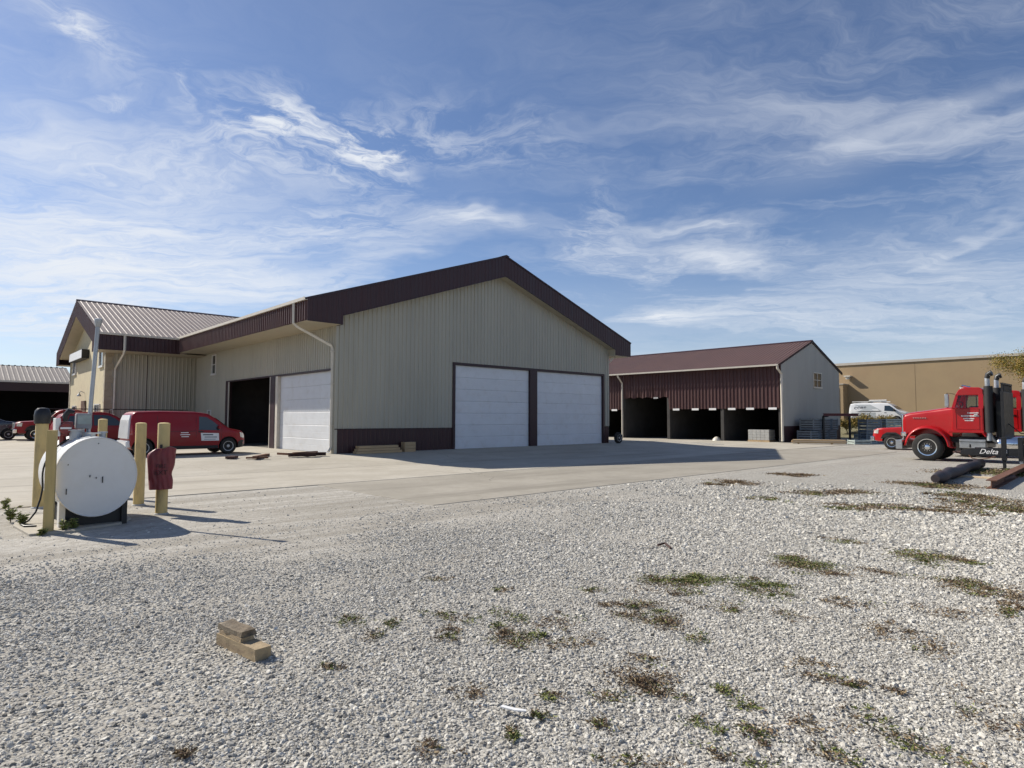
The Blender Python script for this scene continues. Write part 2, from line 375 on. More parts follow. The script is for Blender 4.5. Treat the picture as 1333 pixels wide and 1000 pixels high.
# ---------------------------------------------------------------- ground
def ground_mat():
    m = bpy.data.materials.new('yard_gravel'); m.use_nodes = True; h = NG(m.node_tree); b = m.node_tree.nodes['Principled BSDF']
    co = h.new('ShaderNodeTexCoord').outputs['Object']
    lo = h.mapping(co, loc=(CW.x, CW.y, 0), rot=(0, 0, TH), typ='TEXTURE')
    sp = h.new('ShaderNodeSeparateXYZ'); h.put(sp.inputs[0], lo); a, v_ = sp.outputs[0], sp.outputs[1]
    d = h.math('MULTIPLY', v_, -1.0)
    big = h.noise(co, .35, 5, .6)
    # cell colours of single stones
    vo = h.new('ShaderNodeTexVoronoi'); h.put(vo.inputs['Vector'], co); vo.inputs['Scale'].default_value = 34; vo.inputs['Randomness'].default_value = 1
    vs = h.new('ShaderNodeSeparateColor'); h.put(vs.inputs[0], vo.outputs['Color'])
    stone = h.mix(h.ss(vs.outputs[0], 0, 1), c4((.27, .255, .225)), c4((.56, .54, .485)))
    gap = h.ss(vo.outputs['Distance'], .35, .75, 0, .55)
    stone = h.mix(gap, stone, c4((.27, .255, .225)))
    stone = h.mix(h.ss(h.noise(co, 9.0, 9, .78), .38, .66, .0, .75), stone, c4((.25, .235, .205)))
    stone = h.mix(h.ss(h.noise(h.mapping(co, loc=(2, 5, 0)), 15.0, 6, .75), .50, .62, .0, .6), stone, c4((.58, .56, .51)))
    stone = h.mix(h.ss(h.noise(co, 1.3, 5), .45, .75, 0, .35), stone, c4((.46, .43, .37)))
    # fine dust of the wheel tracks, streaked along the drive
    st = h.noise(h.mapping(lo, scl=(.12, 1.5, 1)), 1.0, 7, .62)
    fine = h.mix(h.ss(st, .36, .64), c4((.30, .28, .242)), c4((.49, .468, .42)))
    fine = h.mix(h.ss(h.noise(co, 7, 9, .78), .38, .62, 0, .6), fine, c4((.25, .225, .185)))
    fine = h.mix(h.ss(h.noise(h.mapping(lo, scl=(.25, 2.2, 1), loc=(3, 9, 0)), 1.3, 8, .7), .52, .68, 0, .6), fine, c4((.24, .215, .175)))
    fine = h.mix(h.ss(h.noise(h.mapping(co, loc=(8, 5, 0)), 22, 5, .7), .55, .65, 0, .55), fine, c4((.56, .535, .48)))
    dd = h.math('ADD', d, h.math('MULTIPLY', h.math('SUBTRACT', big, .5), 5.0))
    aa = h.math('ADD', a, h.math('MULTIPLY', h.math('SUBTRACT', big, .5), 8.0))
    tr = h.math('MULTIPLY', h.ss(dd, 15.6, 19.0, 1, 0), h.ss(aa, -4.0, 2.5, 1, 0))
    edge = h.math('MULTIPLY', h.ss(d, 14.2, 16.6, 1, 0), h.ss(h.noise(h.mapping(lo, scl=(.35, 1.2, 1)), .9, 5), .42, .62))
    rut = h.math('MULTIPLY', h.math('MAXIMUM', h.ss(h.math('ABSOLUTE', h.math('SUBTRACT', dd, 18.6)), .15, .6, .6, 0), h.ss(h.math('ABSOLUTE', h.math('SUBTRACT', dd, 20.4)), .15, .6, .5, 0)), h.ss(aa, -2, 4, 1, 0))
    tr = h.math('MAXIMUM', h.math('MAXIMUM', tr, edge), rut)
    # pale sandy ground by the parked trucks
    far = h.math('MULTIPLY', h.ss(aa, 6.0, 13.0), h.ss(h.noise(co, .5, 5), .40, .60, .1, .45))
    tr = h.math('MAXIMUM', tr, far)
    tr = h.math('MULTIPLY', tr, h.ss(h.noise(co, 3.0, 6, .7), .25, .5, .55, 1))
    c = h.mix(tr, stone, fine)
    # thin brown scurf where weeds have died back
    sc_ = h.math('MULTIPLY', h.ss(h.noise(h.mapping(co, loc=(4, 1, 0)), .8, 8, .72), .55, .70), h.math('MULTIPLY', h.ss(a, -11, -7), h.ss(d, 15.5, 19)))
    c = h.mix(h.math('MULTIPLY', sc_, .5), c, c4((.14, .105, .07)))
    c = h.mix(h.math('MULTIPLY', h.ss(a, 46, 49), .85), c, c4((.16, .145, .07)))
    h.put(b.inputs['Base Color'], c); b.inputs['Roughness'].default_value = .95; b.inputs['Specular IOR Level'].default_value = .2
    hh = h.math('MULTIPLY', h.math('SUBTRACT', 1.0, vo.outputs['Distance']), h.math('SUBTRACT', 1.0, h.math('MULTIPLY', tr, .8)))
    hh = h.math('ADD', hh, h.math('MULTIPLY', h.noise(co, 14, 6, .7), .7))
    hh = h.math('ADD', hh, h.math('MULTIPLY', st, h.math('MULTIPLY', tr, 1.2)))
    bp = h.new('ShaderNodeBump'); bp.inputs['Strength'].default_value = .9; bp.inputs['Distance'].default_value = .022
    h.put(bp.inputs['Height'], hh); h.put(b.inputs['Normal'], bp.outputs[0])
    return m


us = [-700, -350, -150, -80] + list(np.arange(-60, 0, 5)) + list(np.arange(0, 24, 4)) + [24, 26, 28.7, 33.4, 40, 48, 51, 54, 60, 70, 90, 150, 350, 700]
vs = [-700, -350, -150, -80, -60, -45] + list(np.arange(-36, -9, 3.0)) + [-9.3, -7, -4.65, -3, -1.5, 0, 5, 15, 30, 50, 80, 150, 350, 700]
mb = MB(); mb.add([WP(a, b) for b in vs for a in us], [(j * len(us) + i, j * len(us) + i + 1, (j + 1) * len(us) + i + 1, (j + 1) * len(us) + i) for j in range(len(vs) - 1) for i in range(len(us) - 1)])
ground = tag(mb.build('gravel_ground', ground_mat(), recalc=False), kind='structure')


def concrete_mat(name, base, warm, stain):
    m = bpy.data.materials.new(name); m.use_nodes = True; h = NG(m.node_tree); b = m.node_tree.nodes['Principled BSDF']
    co = h.new('ShaderNodeTexCoord').outputs['Object']
    gm = h.new('ShaderNodeNewGeometry')
    wp = gm.outputs['Position']
    c = h.mix(h.ss(h.noise(wp, .45, 7, .65), .35, .68), c4(base), c4(warm))
    c = h.mix(h.ss(h.noise(wp, 5, 7, .7), .35, .7, 0, .25), c, c4(stain))
    lo = h.mapping(wp, loc=(CW.x, CW.y, 0), rot=(0, 0, TH), typ='TEXTURE')
    c = h.mix(h.ss(h.noise(h.mapping(lo, scl=(.10, 1.1, 1), loc=(5, 3, 0)), .9, 7, .65), .50, .70, 0, .75), c, c4(stain))
    c = h.mix(h.ss(h.noise(h.mapping(wp, loc=(40, 3, 0)), .9, 7, .7), .62, .74, 0, .5), c, c4(tuple(x * .6 for x in stain)))
    oi = h.new('ShaderNodeObjectInfo')
    c = h.mix(h.ss(oi.outputs['Random'], 0, 1, 0, .22), c, c4(tuple(x * .8 for x in base)))
    # hairline cracks
    vo = h.new('ShaderNodeTexVoronoi', feature='DISTANCE_TO_EDGE'); h.put(vo.inputs['Vector'], h.vmath('ADD', wp, h.mapping(h.vmath('MULTIPLY', h.new('ShaderNodeTexNoise').outputs['Color'], (.5, .5, 0)))))
    vo.inputs['Scale'].default_value = .16
    ck = h.math('MULTIPLY', h.ss(vo.outputs['Distance'], .0, .0025, 1, 0), h.ss(h.noise(wp, .35, 3), .48, .55))
    c = h.mix(h.math('MULTIPLY', ck, .6), c, c4((.10, .09, .075)))
    h.put(b.inputs['Base Color'], c); b.inputs['Roughness'].default_value = .88; b.inputs['Specular IOR Level'].default_value = .3
    bp = h.new('ShaderNodeBump'); bp.inputs['Strength'].default_value = .25; bp.inputs['Distance'].default_value = .008
    h.put(bp.inputs['Height'], h.noise(wp, 30, 7, .7)); h.put(b.inputs['Normal'], bp.outputs[0])
    return m


M['concrete'] = concrete_mat('pale_concrete', (.405, .370, .305), (.49, .455, .385), (.27, .245, .20))
M['concrete_old'] = concrete_mat('old_grey_concrete', (.30, .275, .228), (.375, .345, .29), (.22, .20, .165))
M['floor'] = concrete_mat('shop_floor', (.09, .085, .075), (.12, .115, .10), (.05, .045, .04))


def slab(parent, mat, a0, a1, b0, b1, top, g_=.009, th=.12):
    a0 += g_; a1 -= g_; b0 += g_; b1 -= g_
    m_ = MB(); q = [(a0, b0), (a1, b0), (a1, b1), (a0, b1)]
    t = [WP(a, b) + Vector((0, 0, top)) for a, b in q]; e = .006
    ti = [WP(a, b) + Vector((0, 0, top)) for a, b in [(a0 + e, b0 + e), (a1 - e, b0 + e), (a1 - e, b1 - e), (a0 + e, b1 - e)]]
    t = [p - Vector((0, 0, .005)) for p in t]; bt = [p - Vector((0, 0, th)) for p in t]
    m_.add(ti + t + bt, [(0, 1, 2, 3)] + [(4 + i, 4 + (i + 1) % 4, (i + 1) % 4, i) for i in range(4)] + [(8 + i, 8 + (i + 1) % 4, 4 + (i + 1) % 4, 4 + i) for i in range(4)])
    return m_.build('concrete_slab', mat, parent, recalc=False)


apron = tag(empty('concrete_apron', (0, 0, 0)), kind='structure')
ue = [-6.1 * k for k in range(9, 0, -1)] + [0, 6.2, 12.4, 18.8, 24, 28.7, 33.35]
for b0, b1 in ((-9.3, -4.65), (-4.65, 0.0)):
    for i in range(len(ue) - 1): slab(apron, M['concrete'], ue[i], ue[i + 1], b0, b1, .016)
vl = [0, 4.8, 9.6, 14.4, 19.1]
for j in range(len(vl) - 1):
    for k in range(9): slab(apron, M['concrete'], -6.1 * (k + 1), -6.1 * k, vl[j], vl[j + 1], .016)
    for i in range(len(ue) - 4, len(ue) - 1): slab(apron, M['concrete'], ue[i], ue[i + 1], vl[j], vl[j + 1], .016)
for b0, b1 in ((19.1, 26), (26, 34), (34, 43)):
    for k in range(1, 9): slab(apron, M['concrete'], -6.1 * (k + 1) + (1.0 if False else 0), -6.1 * k, b0, b1, .016)
drive = tag(empty('old_concrete_drive', (0, 0, 0)), kind='structure')
for a0, a1 in ((-5.2, 0), (0, 6.2), (6.2, 12.4), (12.4, 18.8), (18.8, 25)):
    slab(drive, M['concrete_old'], a0, a1, -14.35, -9.3, .010)

# ---------------------------------------------------------------- corrugated sheets
def ev(f, s): return f(s) if callable(f) else f


def corr(parent, name, O, S, T, N, s0, s1, bot, top, mat, pitch=.2285, h=.022, pw=.914, holes=(), kinks=(), wav=None):
    """ribbed metal sheets, one object for each sheet; O origin, S along, T up, N outward"""
    O, S, T, N = Vector(O), Vector(S), Vector(T), Vector(N); flip = S.cross(T).dot(N) < 0
    prof = [(0, 0), (pitch * .52, 0), (pitch * .62, h), (pitch * .82, h), (pitch * .92, 0)]
    def off(s):
        x = (s - s0) % pitch
        for i in range(len(prof)):
            x0, y0 = prof[i]; x1, y1 = prof[i + 1] if i + 1 < len(prof) else (pitch, 0)
            if x <= x1 + 1e-9: return y0 + (y1 - y0) * ((x - x0) / (x1 - x0) if x1 > x0 else 0)
        return 0
    a = s0; out = []
    while a < s1 - 1e-6:
        b = min(a + pw, s1)
        if s1 - b < .12: b = s1
        br = {a, b}
        k = math.floor((a - s0) / pitch) - 1
        while s0 + k * pitch < b:
            for x, _ in prof:
                q = s0 + k * pitch + x
                if a < q < b: br.add(q)
            k += 1
        for hh in holes:
            for q in hh[:2]:
                if a < q < b: br.add(q)
        for q in kinks:
            if a < q < b: br.add(q)
        br = sorted(br); m_ = MB()
        lift = .0015 * (len(out) % 2)
        for p, q in zip(br[:-1], br[1:]):
            if q - p < 1e-6: continue
            mid = (p + q) / 2
            rngs = [(lambda s: ev(bot, s), lambda s: ev(top, s))]
            for (h0, h1, z0, z1) in holes:
                if h0 <= mid <= h1:
                    new = []
                    if z0 > ev(bot, mid) + 1e-4: new.append((lambda s: ev(bot, s), lambda s, z=z0: z))
                    new.append((lambda s, z=z1: z, lambda s: ev(top, s))); rngs = new
            for fb, ft in rngs:
                if ft(mid) - fb(mid) < 1e-4: continue
                vs_ = []
                for s_, f_ in ((p, fb), (q, fb), (q, ft), (p, ft)):
                    t_ = f_(s_); o_ = off(s_) + lift + (wav(s_, t_) if wav else 0)
                    vs_.append(O + S * s_ + T * t_ + N * o_)
                m_.add(vs_, [(3, 2, 1, 0) if flip else (0, 1, 2, 3)])
        if m_.v: out.append(m_.build(name, mat, parent, recalc=False))
        a = b
    return out


X, Y, Zv = Vector((1, 0, 0)), Vector((0, 1, 0)), Vector((0, 0, 1))

# ---------------------------------------------------------------- main shop building
W_, OV, FO, E0, E1, ZR, ZRL, SL = 18.726, 1.586, .576, 5.53, 6.447, 10.154, 9.077, .3386
BL = 30.0   # length
shop = empty('shop_building', WP(0, 0, .2), TH, 'large beige ribbed metal shop with maroon fascia and white overhead doors', 'building')
def rake(a): return ZRL - SL * abs(a - W_ / 2)
fd = [(6.45, 11.694), (12.254, 18.128)]; DH = 4.211
tr_ = .16
holes = [(fd[0][0] - tr_, fd[0][1] + .01, -1, DH + .13), (fd[0][1] + .01, fd[1][0] - .01, -1, DH + .13), (fd[1][0] - .01, fd[1][1] + tr_, -1, DH + .13)]
WT = 1.076
corr(shop, 'wall_panel', (0, 0, 0), X, Zv, -Y, 0.0, W_, WT, lambda s: rake(s) + .02, M['siding'], h=.036, holes=holes, kinks=(W_ / 2,))
corr(shop, 'base_panel', (0, -.004, 0), X, Zv, -Y, 0.0, W_, -.12, WT - .03, M['maroon'], holes=holes, h=.02)
MB().box(-.03, fd[0][0] - tr_, -.045, .0, WT - .035, WT + .005).build('base_trim', M['door_trim'], shop)
# corner trims
MB().box(-.035, .09, -.034, .0, -.12, 5.9).build('corner_trim', M['siding'], shop)
MB().box(W_ - .09, W_ + .035, -.034, .0, WT, 5.9).build('corner_trim', M['siding'], shop)
# left wall
LH = 3.616; lo_ = [(.323, 6.017), (6.95, 13.0)]
lholes = [(lo_[0][0] - .1, lo_[0][1] + .01, -1, LH + .12), (lo_[0][1] + .01, lo_[1][0] - .01, -1, LH + .12), (lo_[1][0] - .01, lo_[1][1] + .50, -1, LH + .07)]
lw = [(15.45, 16.2, 4.2, 5.42), (16.0, 16.75, .9, 2.02)]
corr(shop, 'wall_panel', (0, 0, 0), Y, Zv, -X, 0.0, 19.2, lambda s: .02 if s < 13 else WT, E0 + .02, M['siding'], h=.034, holes=[(a_, b_, c_, LH + .07) for a_, b_, c_, _ in lholes] + [(a, b, c, d) for a, b, c, d in lw[:1]])
corr(shop, 'base_panel', (-.003, 0, 0), Y, Zv, -X, 13.5, 19.2, -.05, WT - .02, M['maroon'], h=.02)
MB().box(-.04, .0, 13.5, 19.19, WT - .03, WT + .01).build('base_trim', M['door_trim'], shop)
# other walls, roof and gable at the back (plain ribbed sheets)
corr(shop, 'wall_panel', (W_, 0, 0), Y, Zv, X, 0.0, BL, -.1, E0 + .4, M['siding'])
corr(shop, 'wall_panel', (0, BL, 0), X, Zv, Y, 0.0, W_, -.1, lambda s: rake(s) + .02, M['siding'], kinks=(W_ / 2,))
ca = 1 / math.hypot(1, SL); TL = Vector((ca, 0, SL * ca)); TR = Vector((-ca, 0, SL * ca)); LEN = (W_ / 2 + OV) / ca
def cut_left(s): return 0.0
corr(shop, 'roof_panel', (-OV - .06, -FO - .05, E1 - .01), Y, TL, Vector((-SL * ca, 0, ca)), 0.0, BL + 1, 0.0, LEN + .06, M['roof_gray'], pitch=.305, h=.03)
corr(shop, 'roof_panel', (W_ + OV + .06, -FO - .05, E1 - .01), Y, TR, Vector((SL * ca, 0, ca)), 0.0, BL + 1, 0.0, LEN + .06, M['roof_gray'], pitch=.305, h=.03)
MB().add([(W_ / 2 - .22, -FO - .06, ZR - .02), (W_ / 2, -FO - .06, ZR + .055), (W_ / 2 + .22, -FO - .06, ZR - .02), (W_ / 2 - .22, BL + .5, ZR - .02), (W_ / 2, BL + .5, ZR + .055), (W_ / 2 + .22, BL + .5, ZR - .02)], [(0, 1, 4, 3), (1, 2, 5, 4), (0, 2, 1), (3, 4, 5)]).build('ridge_cap', M['maroon'], shop)
# fascias: ribbed maroon sheets
corr(shop, 'fascia_panel', (-OV, -FO, 0), Y, Zv, -X, 0.0, 17.2 + FO, E0, E1 - .03, M['maroon_soft'], pitch=.22, h=.06)
def ftop(s): return ZR - SL * abs(s - W_ / 2) - .01
def fbot(s): return E0 if (s < 0 or s > W_) else rake(s)
corr(shop, 'fascia_panel', (0, -FO, 0), X, Zv, -Y, -OV, W_ + OV, fbot, ftop, M['maroon'], pitch=.2285, h=.018, kinks=(0, .0005, W_ / 2, W_ - .0005, W_))
corr(shop, 'fascia_panel', (W_ + OV, -FO, 0), Y, Zv, X, 0.0, BL + FO, E0, E1 - .03, M['maroon_soft'], pitch=.20, h=.03)
# rake edge flashing
for sg in (-1, 1):
    m_ = MB(); x0 = W_ / 2 + sg * (W_ / 2 + OV + .03); 
    m_.add([(x0, -FO - .04, E1 - .07), (W_ / 2, -FO - .04, ZR - .06), (W_ / 2, -FO - .04, ZR + .02), (x0, -FO - .04, E1 + .01), (x0, -FO + .03, E1 - .07), (W_ / 2, -FO + .03, ZR - .06), (W_ / 2, -FO + .03, ZR + .02), (x0, -FO + .03, E1 + .01)],
           [(0, 1, 2, 3), (7, 6, 5, 4), (3, 2, 6, 7), (0, 4, 5, 1), (0, 3, 7, 4)]); m_.build('rake_flashing', M['door_trim'], shop)
# lower edge trim of gable fascia
m_ = MB(); m_.box(-OV, 0.0, -FO - .025, -FO + .02, E0 - .03, E0 + .012); m_.build('fascia_trim', M['door_trim'], shop)
for sg in (-1, 1):
    x0 = 0.0 if sg < 0 else W_
    MB().add([(x0, -FO - .028, rake(x0) - .03), (W_ / 2, -FO - .028, ZRL - .03), (W_ / 2, -FO - .028, ZRL + .012), (x0, -FO - .028, rake(x0) + .012), (x0, -FO + .02, rake(x0) - .03), (W_ / 2, -FO + .02, ZRL - .03)],
             [(0, 1, 2, 3), (0, 4, 5, 1)]).build('fascia_trim', M['door_trim'], shop)
# soffits
MB().box(-OV + .01, 0.0, -FO + .02, 17.2, E0 - .012, E0 + .004).build('soffit', M['soffit'], shop)
MB().box(W_, W_ + OV - .01, -FO + .02, BL, E0 - .012, E0 + .004).build('soffit', M['soffit'], shop)
for x0, x1 in ((0.0, W_ / 2), (W_ / 2, W_)):
    MB().add([(x0, -FO + .02, rake(x0)), (x1, -FO + .02, rake(x1)), (x1, 0, rake(x1)), (x0, 0, rake(x0)), (x0, -FO + .02, rake(x0) + .03), (x1, -FO + .02, rake(x1) + .03), (x1, 0, rake(x1) + .03), (x0, 0, rake(x0) + .03)],
             [(0, 3, 2, 1), (4, 5, 6, 7), (0, 1, 5, 4)]).build('soffit', M['soffit'], shop)
for x0 in (.0, W_):   # closes the step between eave box and rake
    MB().box(x0 - .012, x0 + .012, -FO + .01, .0, E0 - .03, rake(0) + .02).build('soffit_end', M['door_trim'] if x0 == 0 else M['soffit'], shop)
# gutter with downspout
m_ = MB(); gp = [(-.14, .12), (-.13, 0.0), (-.02, 0.0), (0, .03), (0, .02), (-.115, .015), (-.125, .12)]
m_.prism([(a - OV - .01, b + E1 - .10) for a, b in gp], -FO - .03, 17.2, lambda a, b, d: (a, d, b)); m_.build('gutter', M['trim'], shop)
def rectpipe(path, w, d, name, mat, parent):
    m_ = MB(); path = [Vector(p) for p in path]
    m_.tube(path, w / 1.4, 4); o = m_.build(name, mat, parent); return o
rectpipe([(-OV - .09, .55, E1 - .1), (-OV - .09, .55, E0 - .02), (-OV + .05, .5, E0 - .16), (-.12, .22, 4.66), (-.075, .20, 4.5), (-.075, .20, .28), (-.20, .16, .1)], .10, .1, 'downspout', M['trim'], shop)
for zz in (1.2, 3.0, 4.4): MB().box(-.14, 0, .12, .28, zz, zz + .03).build('pipe_strap', M['trim'], shop)
for sg in (1,):
    rectpipe([(W_ + .5, -.12, E0 + .0), (W_ + .16, -.10, E0 - .3), (W_ + .09, .12, E0 - .5), (W_ + .09, .12, .05)], .09, .09, 'downspout', M['trim'], shop)


def overhead_door(parent, O, S, N, w, h, nsec, recess=.10):
    """sectional door: each section a piece"""
    O, S, N = Vector(O), Vector(S), Vector(N)
    d = bpy.data.objects.new('overhead_door', None); COL.objects.link(d); d.parent = parent
    sh = h / nsec
    for k in range(nsec):
        m_ = MB(); z0, z1 = k * sh + .002, (k + 1) * sh - .002
        def F(a, b, dd): return O + S * a + Zv * b - N * (recess - dd)
        # slightly crowned panel with two pressed ribs
        ys = [z0, z0 + .008, z0 + .02, z0 + sh * .48, z0 + sh * .5, z0 + sh * .52, z1 - .02, z1 - .008, z1]
        os_ = [.018, .022, .026, .026, .023, .026, .026, .022, .016]
        vsl = [F(0.01, y, o) for y, o in zip(ys, os_)] + [F(w - .01, y, o) for y, o in zip(ys, os_)]
        n = len(ys); fs = [(i, n + i, n + i + 1, i + 1) for i in range(n - 1)]
        vsl += [F(0.01, z0, -.03), F(w - .01, z0, -.03), F(0.01, z1, -.03), F(w - .01, z1, -.03)]
        e = 2 * n; fs += [(0, e, e + 1, n), (n - 1, 2 * n - 1, e + 3, e + 2), (e, e + 2, e + 3, e + 1)]
        m_.add(vsl, fs); m_.build('door_section', M['white_door'], d)
    return d


def trimbox(parent, a0, a1, z0, z1, face, name, mat, out=.05, back=.16):
    if face == 'front': MB().box(a0, a1, -out, back, z0, z1).build(name, mat, parent)
    else: MB().box(-out, back, a0, a1, z0, z1).build(name, mat, parent)


overhead_door(shop, (fd[0][0], 0, 0), X, -Y, fd[0][1] - fd[0][0], DH, 7)
overhead_door(shop, (fd[1][0], 0, 0), X, -Y, fd[1][1] - fd[1][0], DH, 7)
trimbox(shop, fd[0][0] - tr_, fd[0][0], -.05, DH, 'front', 'door_jamb', M['door_trim'])
trimbox(shop, fd[0][1], fd[1][0], -.05, DH, 'front', 'door_post', M['door_trim'], out=.055)
trimbox(shop, fd[1][1], fd[1][1] + tr_, -.05, DH, 'front', 'door_jamb', M['door_trim'])
trimbox(shop, fd[0][0] - tr_, fd[1][1] + tr_, DH, DH + .13, 'front', 'door_header', M['door_trim'], out=.047)
overhead_door(shop, (0, lo_[0][0], 0), Y, -X, lo_[0][1] - lo_[0][0], LH, 6, .14)
trimbox(shop, lo_[0][0] - .1, lo_[0][0], -.02, LH, 'left', 'door_jamb', M['trim'], back=.2)
trimbox(shop, lo_[0][1], lo_[0][1] + .28, -.02, LH, 'left', 'door_jamb', M['trim'], out=.04, back=.24)
trimbox(shop, lo_[0][1] + .28, lo_[1][0] - .07, -.02, LH, 'left', 'door_post', M['door_trim'], out=.06)
trimbox(shop, lo_[1][0] - .07, lo_[1][0], -.02, LH, 'left', 'door_jamb', M['trim'], out=.063, back=.0)
trimbox(shop, lo_[0][0] - .1, lo_[1][1] + .50, LH, LH + .07, 'left', 'door_header', M['door_trim'], out=.045)
trimbox(shop, lo_[1][1] - .0, lo_[1][1] + .07, -.02, LH, 'left', 'door_jamb', M['trim'], out=.053, back=.0)
trimbox(shop, lo_[1][1] + .07, lo_[1][1] + .50, -.02, LH, 'left', 'door_post', M['door_trim'], out=.05)

def window(parent, O, S, N, w, h, cols=1, rows=2, fr=.07, mat=None, arch=False):
    O, S, N = Vector(O), Vector(S), Vector(N)
    wn = bpy.data.objects.new('window', None); COL.objects.link(wn); wn.parent = parent; mat = mat or M['white_paint']
    def bx(a0, a1, z0, z1, o0, o1, name, mt):
        m_ = MB(); vs_ = [O + S * a + Zv * z + N * o for o in (o0, o1) for z in (z0, z1) for a in (a0, a1)]
        m_.add(vs_, [(0, 2, 3, 1), (4, 5, 7, 6), (0, 1, 5, 4), (2, 6, 7, 3), (0, 4, 6, 2), (1, 3, 7, 5)]); return m_.build(name, mt, wn)
    bx(-fr, 0, -fr, h + fr, -.05, .05, 'frame', mat); bx(w, w + fr, -fr, h + fr, -.05, .05, 'frame', mat)
    bx(0, w, h, h + fr, -.05, .048, 'frame', mat); bx(-fr - .04, w + fr + .04, -fr - .05, -.0, -.05, .075, 'sill', mat)
    cw, rh = w / cols, h / rows
    for i in range(1, cols): bx(i * cw - .025, i * cw + .025, 0, h, -.04, .03, 'mullion', mat)
    for j in range(1, rows): bx(0, w, j * rh - .025, j * rh + .025, -.04, .027, 'mullion', mat)
    for i in range(cols):
        for j in range(rows): bx(i * cw + .001, (i + 1) * cw - .001, j * rh + .001, (j + 1) * rh - .001, -.03, -.012, 'pane', M['glass'])
    return wn


window(shop, (0, 15.5, 4.25), Y, -X, .62, 1.1)
window(shop, (-.02, 16.1, 1.0), Y, -X, .55, .95)
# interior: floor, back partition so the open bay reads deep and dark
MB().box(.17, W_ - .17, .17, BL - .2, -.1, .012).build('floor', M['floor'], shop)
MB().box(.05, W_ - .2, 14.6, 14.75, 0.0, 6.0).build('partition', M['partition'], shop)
for k in range(6): MB().box(.18, .34, 1.2 + k * 2.7 + (.9 if k == 2 else 0), 1.36 + k * 2.7 + (.9 if k == 2 else 0), 3.75, 5.5).build('wall_stud', M['galv'], shop)

# ---------------------------------------------------------------- office wing with gable
wing = empty('office_building', WP(-5.1, 19.19, .2), TH, 'cream block office wing with steep maroon gable beside the shop', 'building')
# local: x from the gable plane along u, y from front wall along v
GW, EV, AV, AZ, EZ = 13.0, -1.99, 6.2, 9.37, 6.40
ws = (AZ - EZ) / (AV - EV)
def wr(b): return AZ - 1.08 - ws * abs(b - AV)
corr(wing, 'wall_panel', (0, 0, 0), X, Zv, -Y, .21, 5.1, -.05, 5.6, M['siding'])
MB().box(2.19, 2.23, -.03, .0, .0, 5.5).build('panel_joint', M['door_trim'], wing)
m_ = MB(); poly = [(0, -.05), (GW, -.05), (GW, wr(GW)), (AV, wr(AV)), (0, wr(0))]
m_.prism(poly, 0.0, .2, lambda a, b, d: (d, a, b)); m_.build('block_wall', M['block'], wing)
for k in range(14):
    for yy, sgn in ((-.01, 1),):
        ln = .42 if k % 2 else .34
        MB().box(-.025, ln, -.035, .26 if k % 2 else .36, k * .4 + .006, k * .4 + .392).build('quoin_block', M['quoin'], wing, bevel=.012)
    MB().box(-.03, .2, GW - (.3 if k % 2 else .42), GW + .02, k * .4 + .006, k * .4 + .392).build('quoin_block', M['quoin'], wing, bevel=.012)
OVG = .72
tl = Vector((0, 1, ws)).normalized(); tr2 = Vector((0, -1, ws)).normalized(); ln_ = math.hypot(AV - EV, AZ - EZ)
corr(wing, 'roof_panel', (-OVG, EV - .05, EZ - .01), X, tl, Vector((0, -tl.z, tl.y)), 0.0, 15.0, 0.0, ln_ + .05, M['roof_gray'], pitch=.305, h=.018)
corr(wing, 'roof_panel', (-OVG, 2 * AV - EV + .05, EZ - .01), X, tr2, Vector((0, tl.z, tl.y)), 0.0, 15.0, 0.0, ln_ + .05, M['roof_gray'], pitch=.305, h=.018)
MB().add([(-OVG - .02, AV - .2, AZ - .02), (-OVG - .02, AV, AZ + .07), (-OVG - .02, AV + .2, AZ - .02), (14.2, AV - .2, AZ - .02), (14.2, AV, AZ + .07), (14.2, AV + .2, AZ - .02)], [(0, 1, 4, 3), (1, 2, 5, 4), (0, 2, 1)]).build('ridge_cap', M['door_trim'], wing)
def wtop(s): return AZ - ws * abs(s - AV) - .02
corr(wing, 'fascia_panel', (-OVG, 0, 0), Y, Zv, -X, EV, 2 * AV - EV, lambda s: EZ - 1.0 if (s < 0 or s > GW) else wtop(s) - 1.06, wtop, M['maroon_soft'], pitch=.24, h=.02, kinks=(-.0005, 0, AV, GW, GW + .0005))
MB().box(-OVG + .02, 9.0, 2 * AV - EV - .03, 2 * AV - EV, EZ - .99, EZ - .03).build('fascia_panel', M['maroon_soft'], wing)
corr(wing, 'fascia_panel', (0, EV, 0), X, Zv, -Y, -OVG, 3.52, EZ - .98, EZ - .03, M['maroon'], pitch=.2, h=.02)
MB().box(-OVG + .01, 5.1, EV + .02, 0.0, EZ - .985, EZ - .96).build('soffit', M['soffit'], wing)
for b0, b1 in ((0.0, AV), (AV, GW)):
    MB().add([(-OVG + .02, b0, wr(b0)), (-OVG + .02, b1, wr(b1)), (.0, b1, wr(b1)), (.0, b0, wr(b0)), (-OVG + .02, b0, wr(b0) + .03), (-OVG + .02, b1, wr(b1) + .03)], [(0, 1, 2, 3), (0, 4, 5, 1)]).build('soffit', M['soffit'], wing)
m_ = MB(); m_.prism([(a + EV - .01, b + EZ - .11) for a, b in gp], -OVG - .02, 3.45, lambda a, b, d: (d, a, b)); m_.build('gutter', M['trim'], wing)
rectpipe([(.56, EV - .08, EZ - .1), (.56, EV - .08, EZ - .95), (.56, EV + .1, EZ - 1.15), (.50, -.14, EZ - 1.9), (.50, -.08, EZ - 2.05), (.50, -.08, .1)], .10, .1, 'downspout', M['trim'], wing)
window(wing, (-.02, .62, 4.7), Y, -X, 1.1, .95, 1, 1)
window(wing, (-.02, 10.4, 4.7), Y, -X, 1.1, .95, 1, 1)
window(wing, (-.02, 1.2, 1.2), Y, -X, 1.5, 1.1, 2, 1)
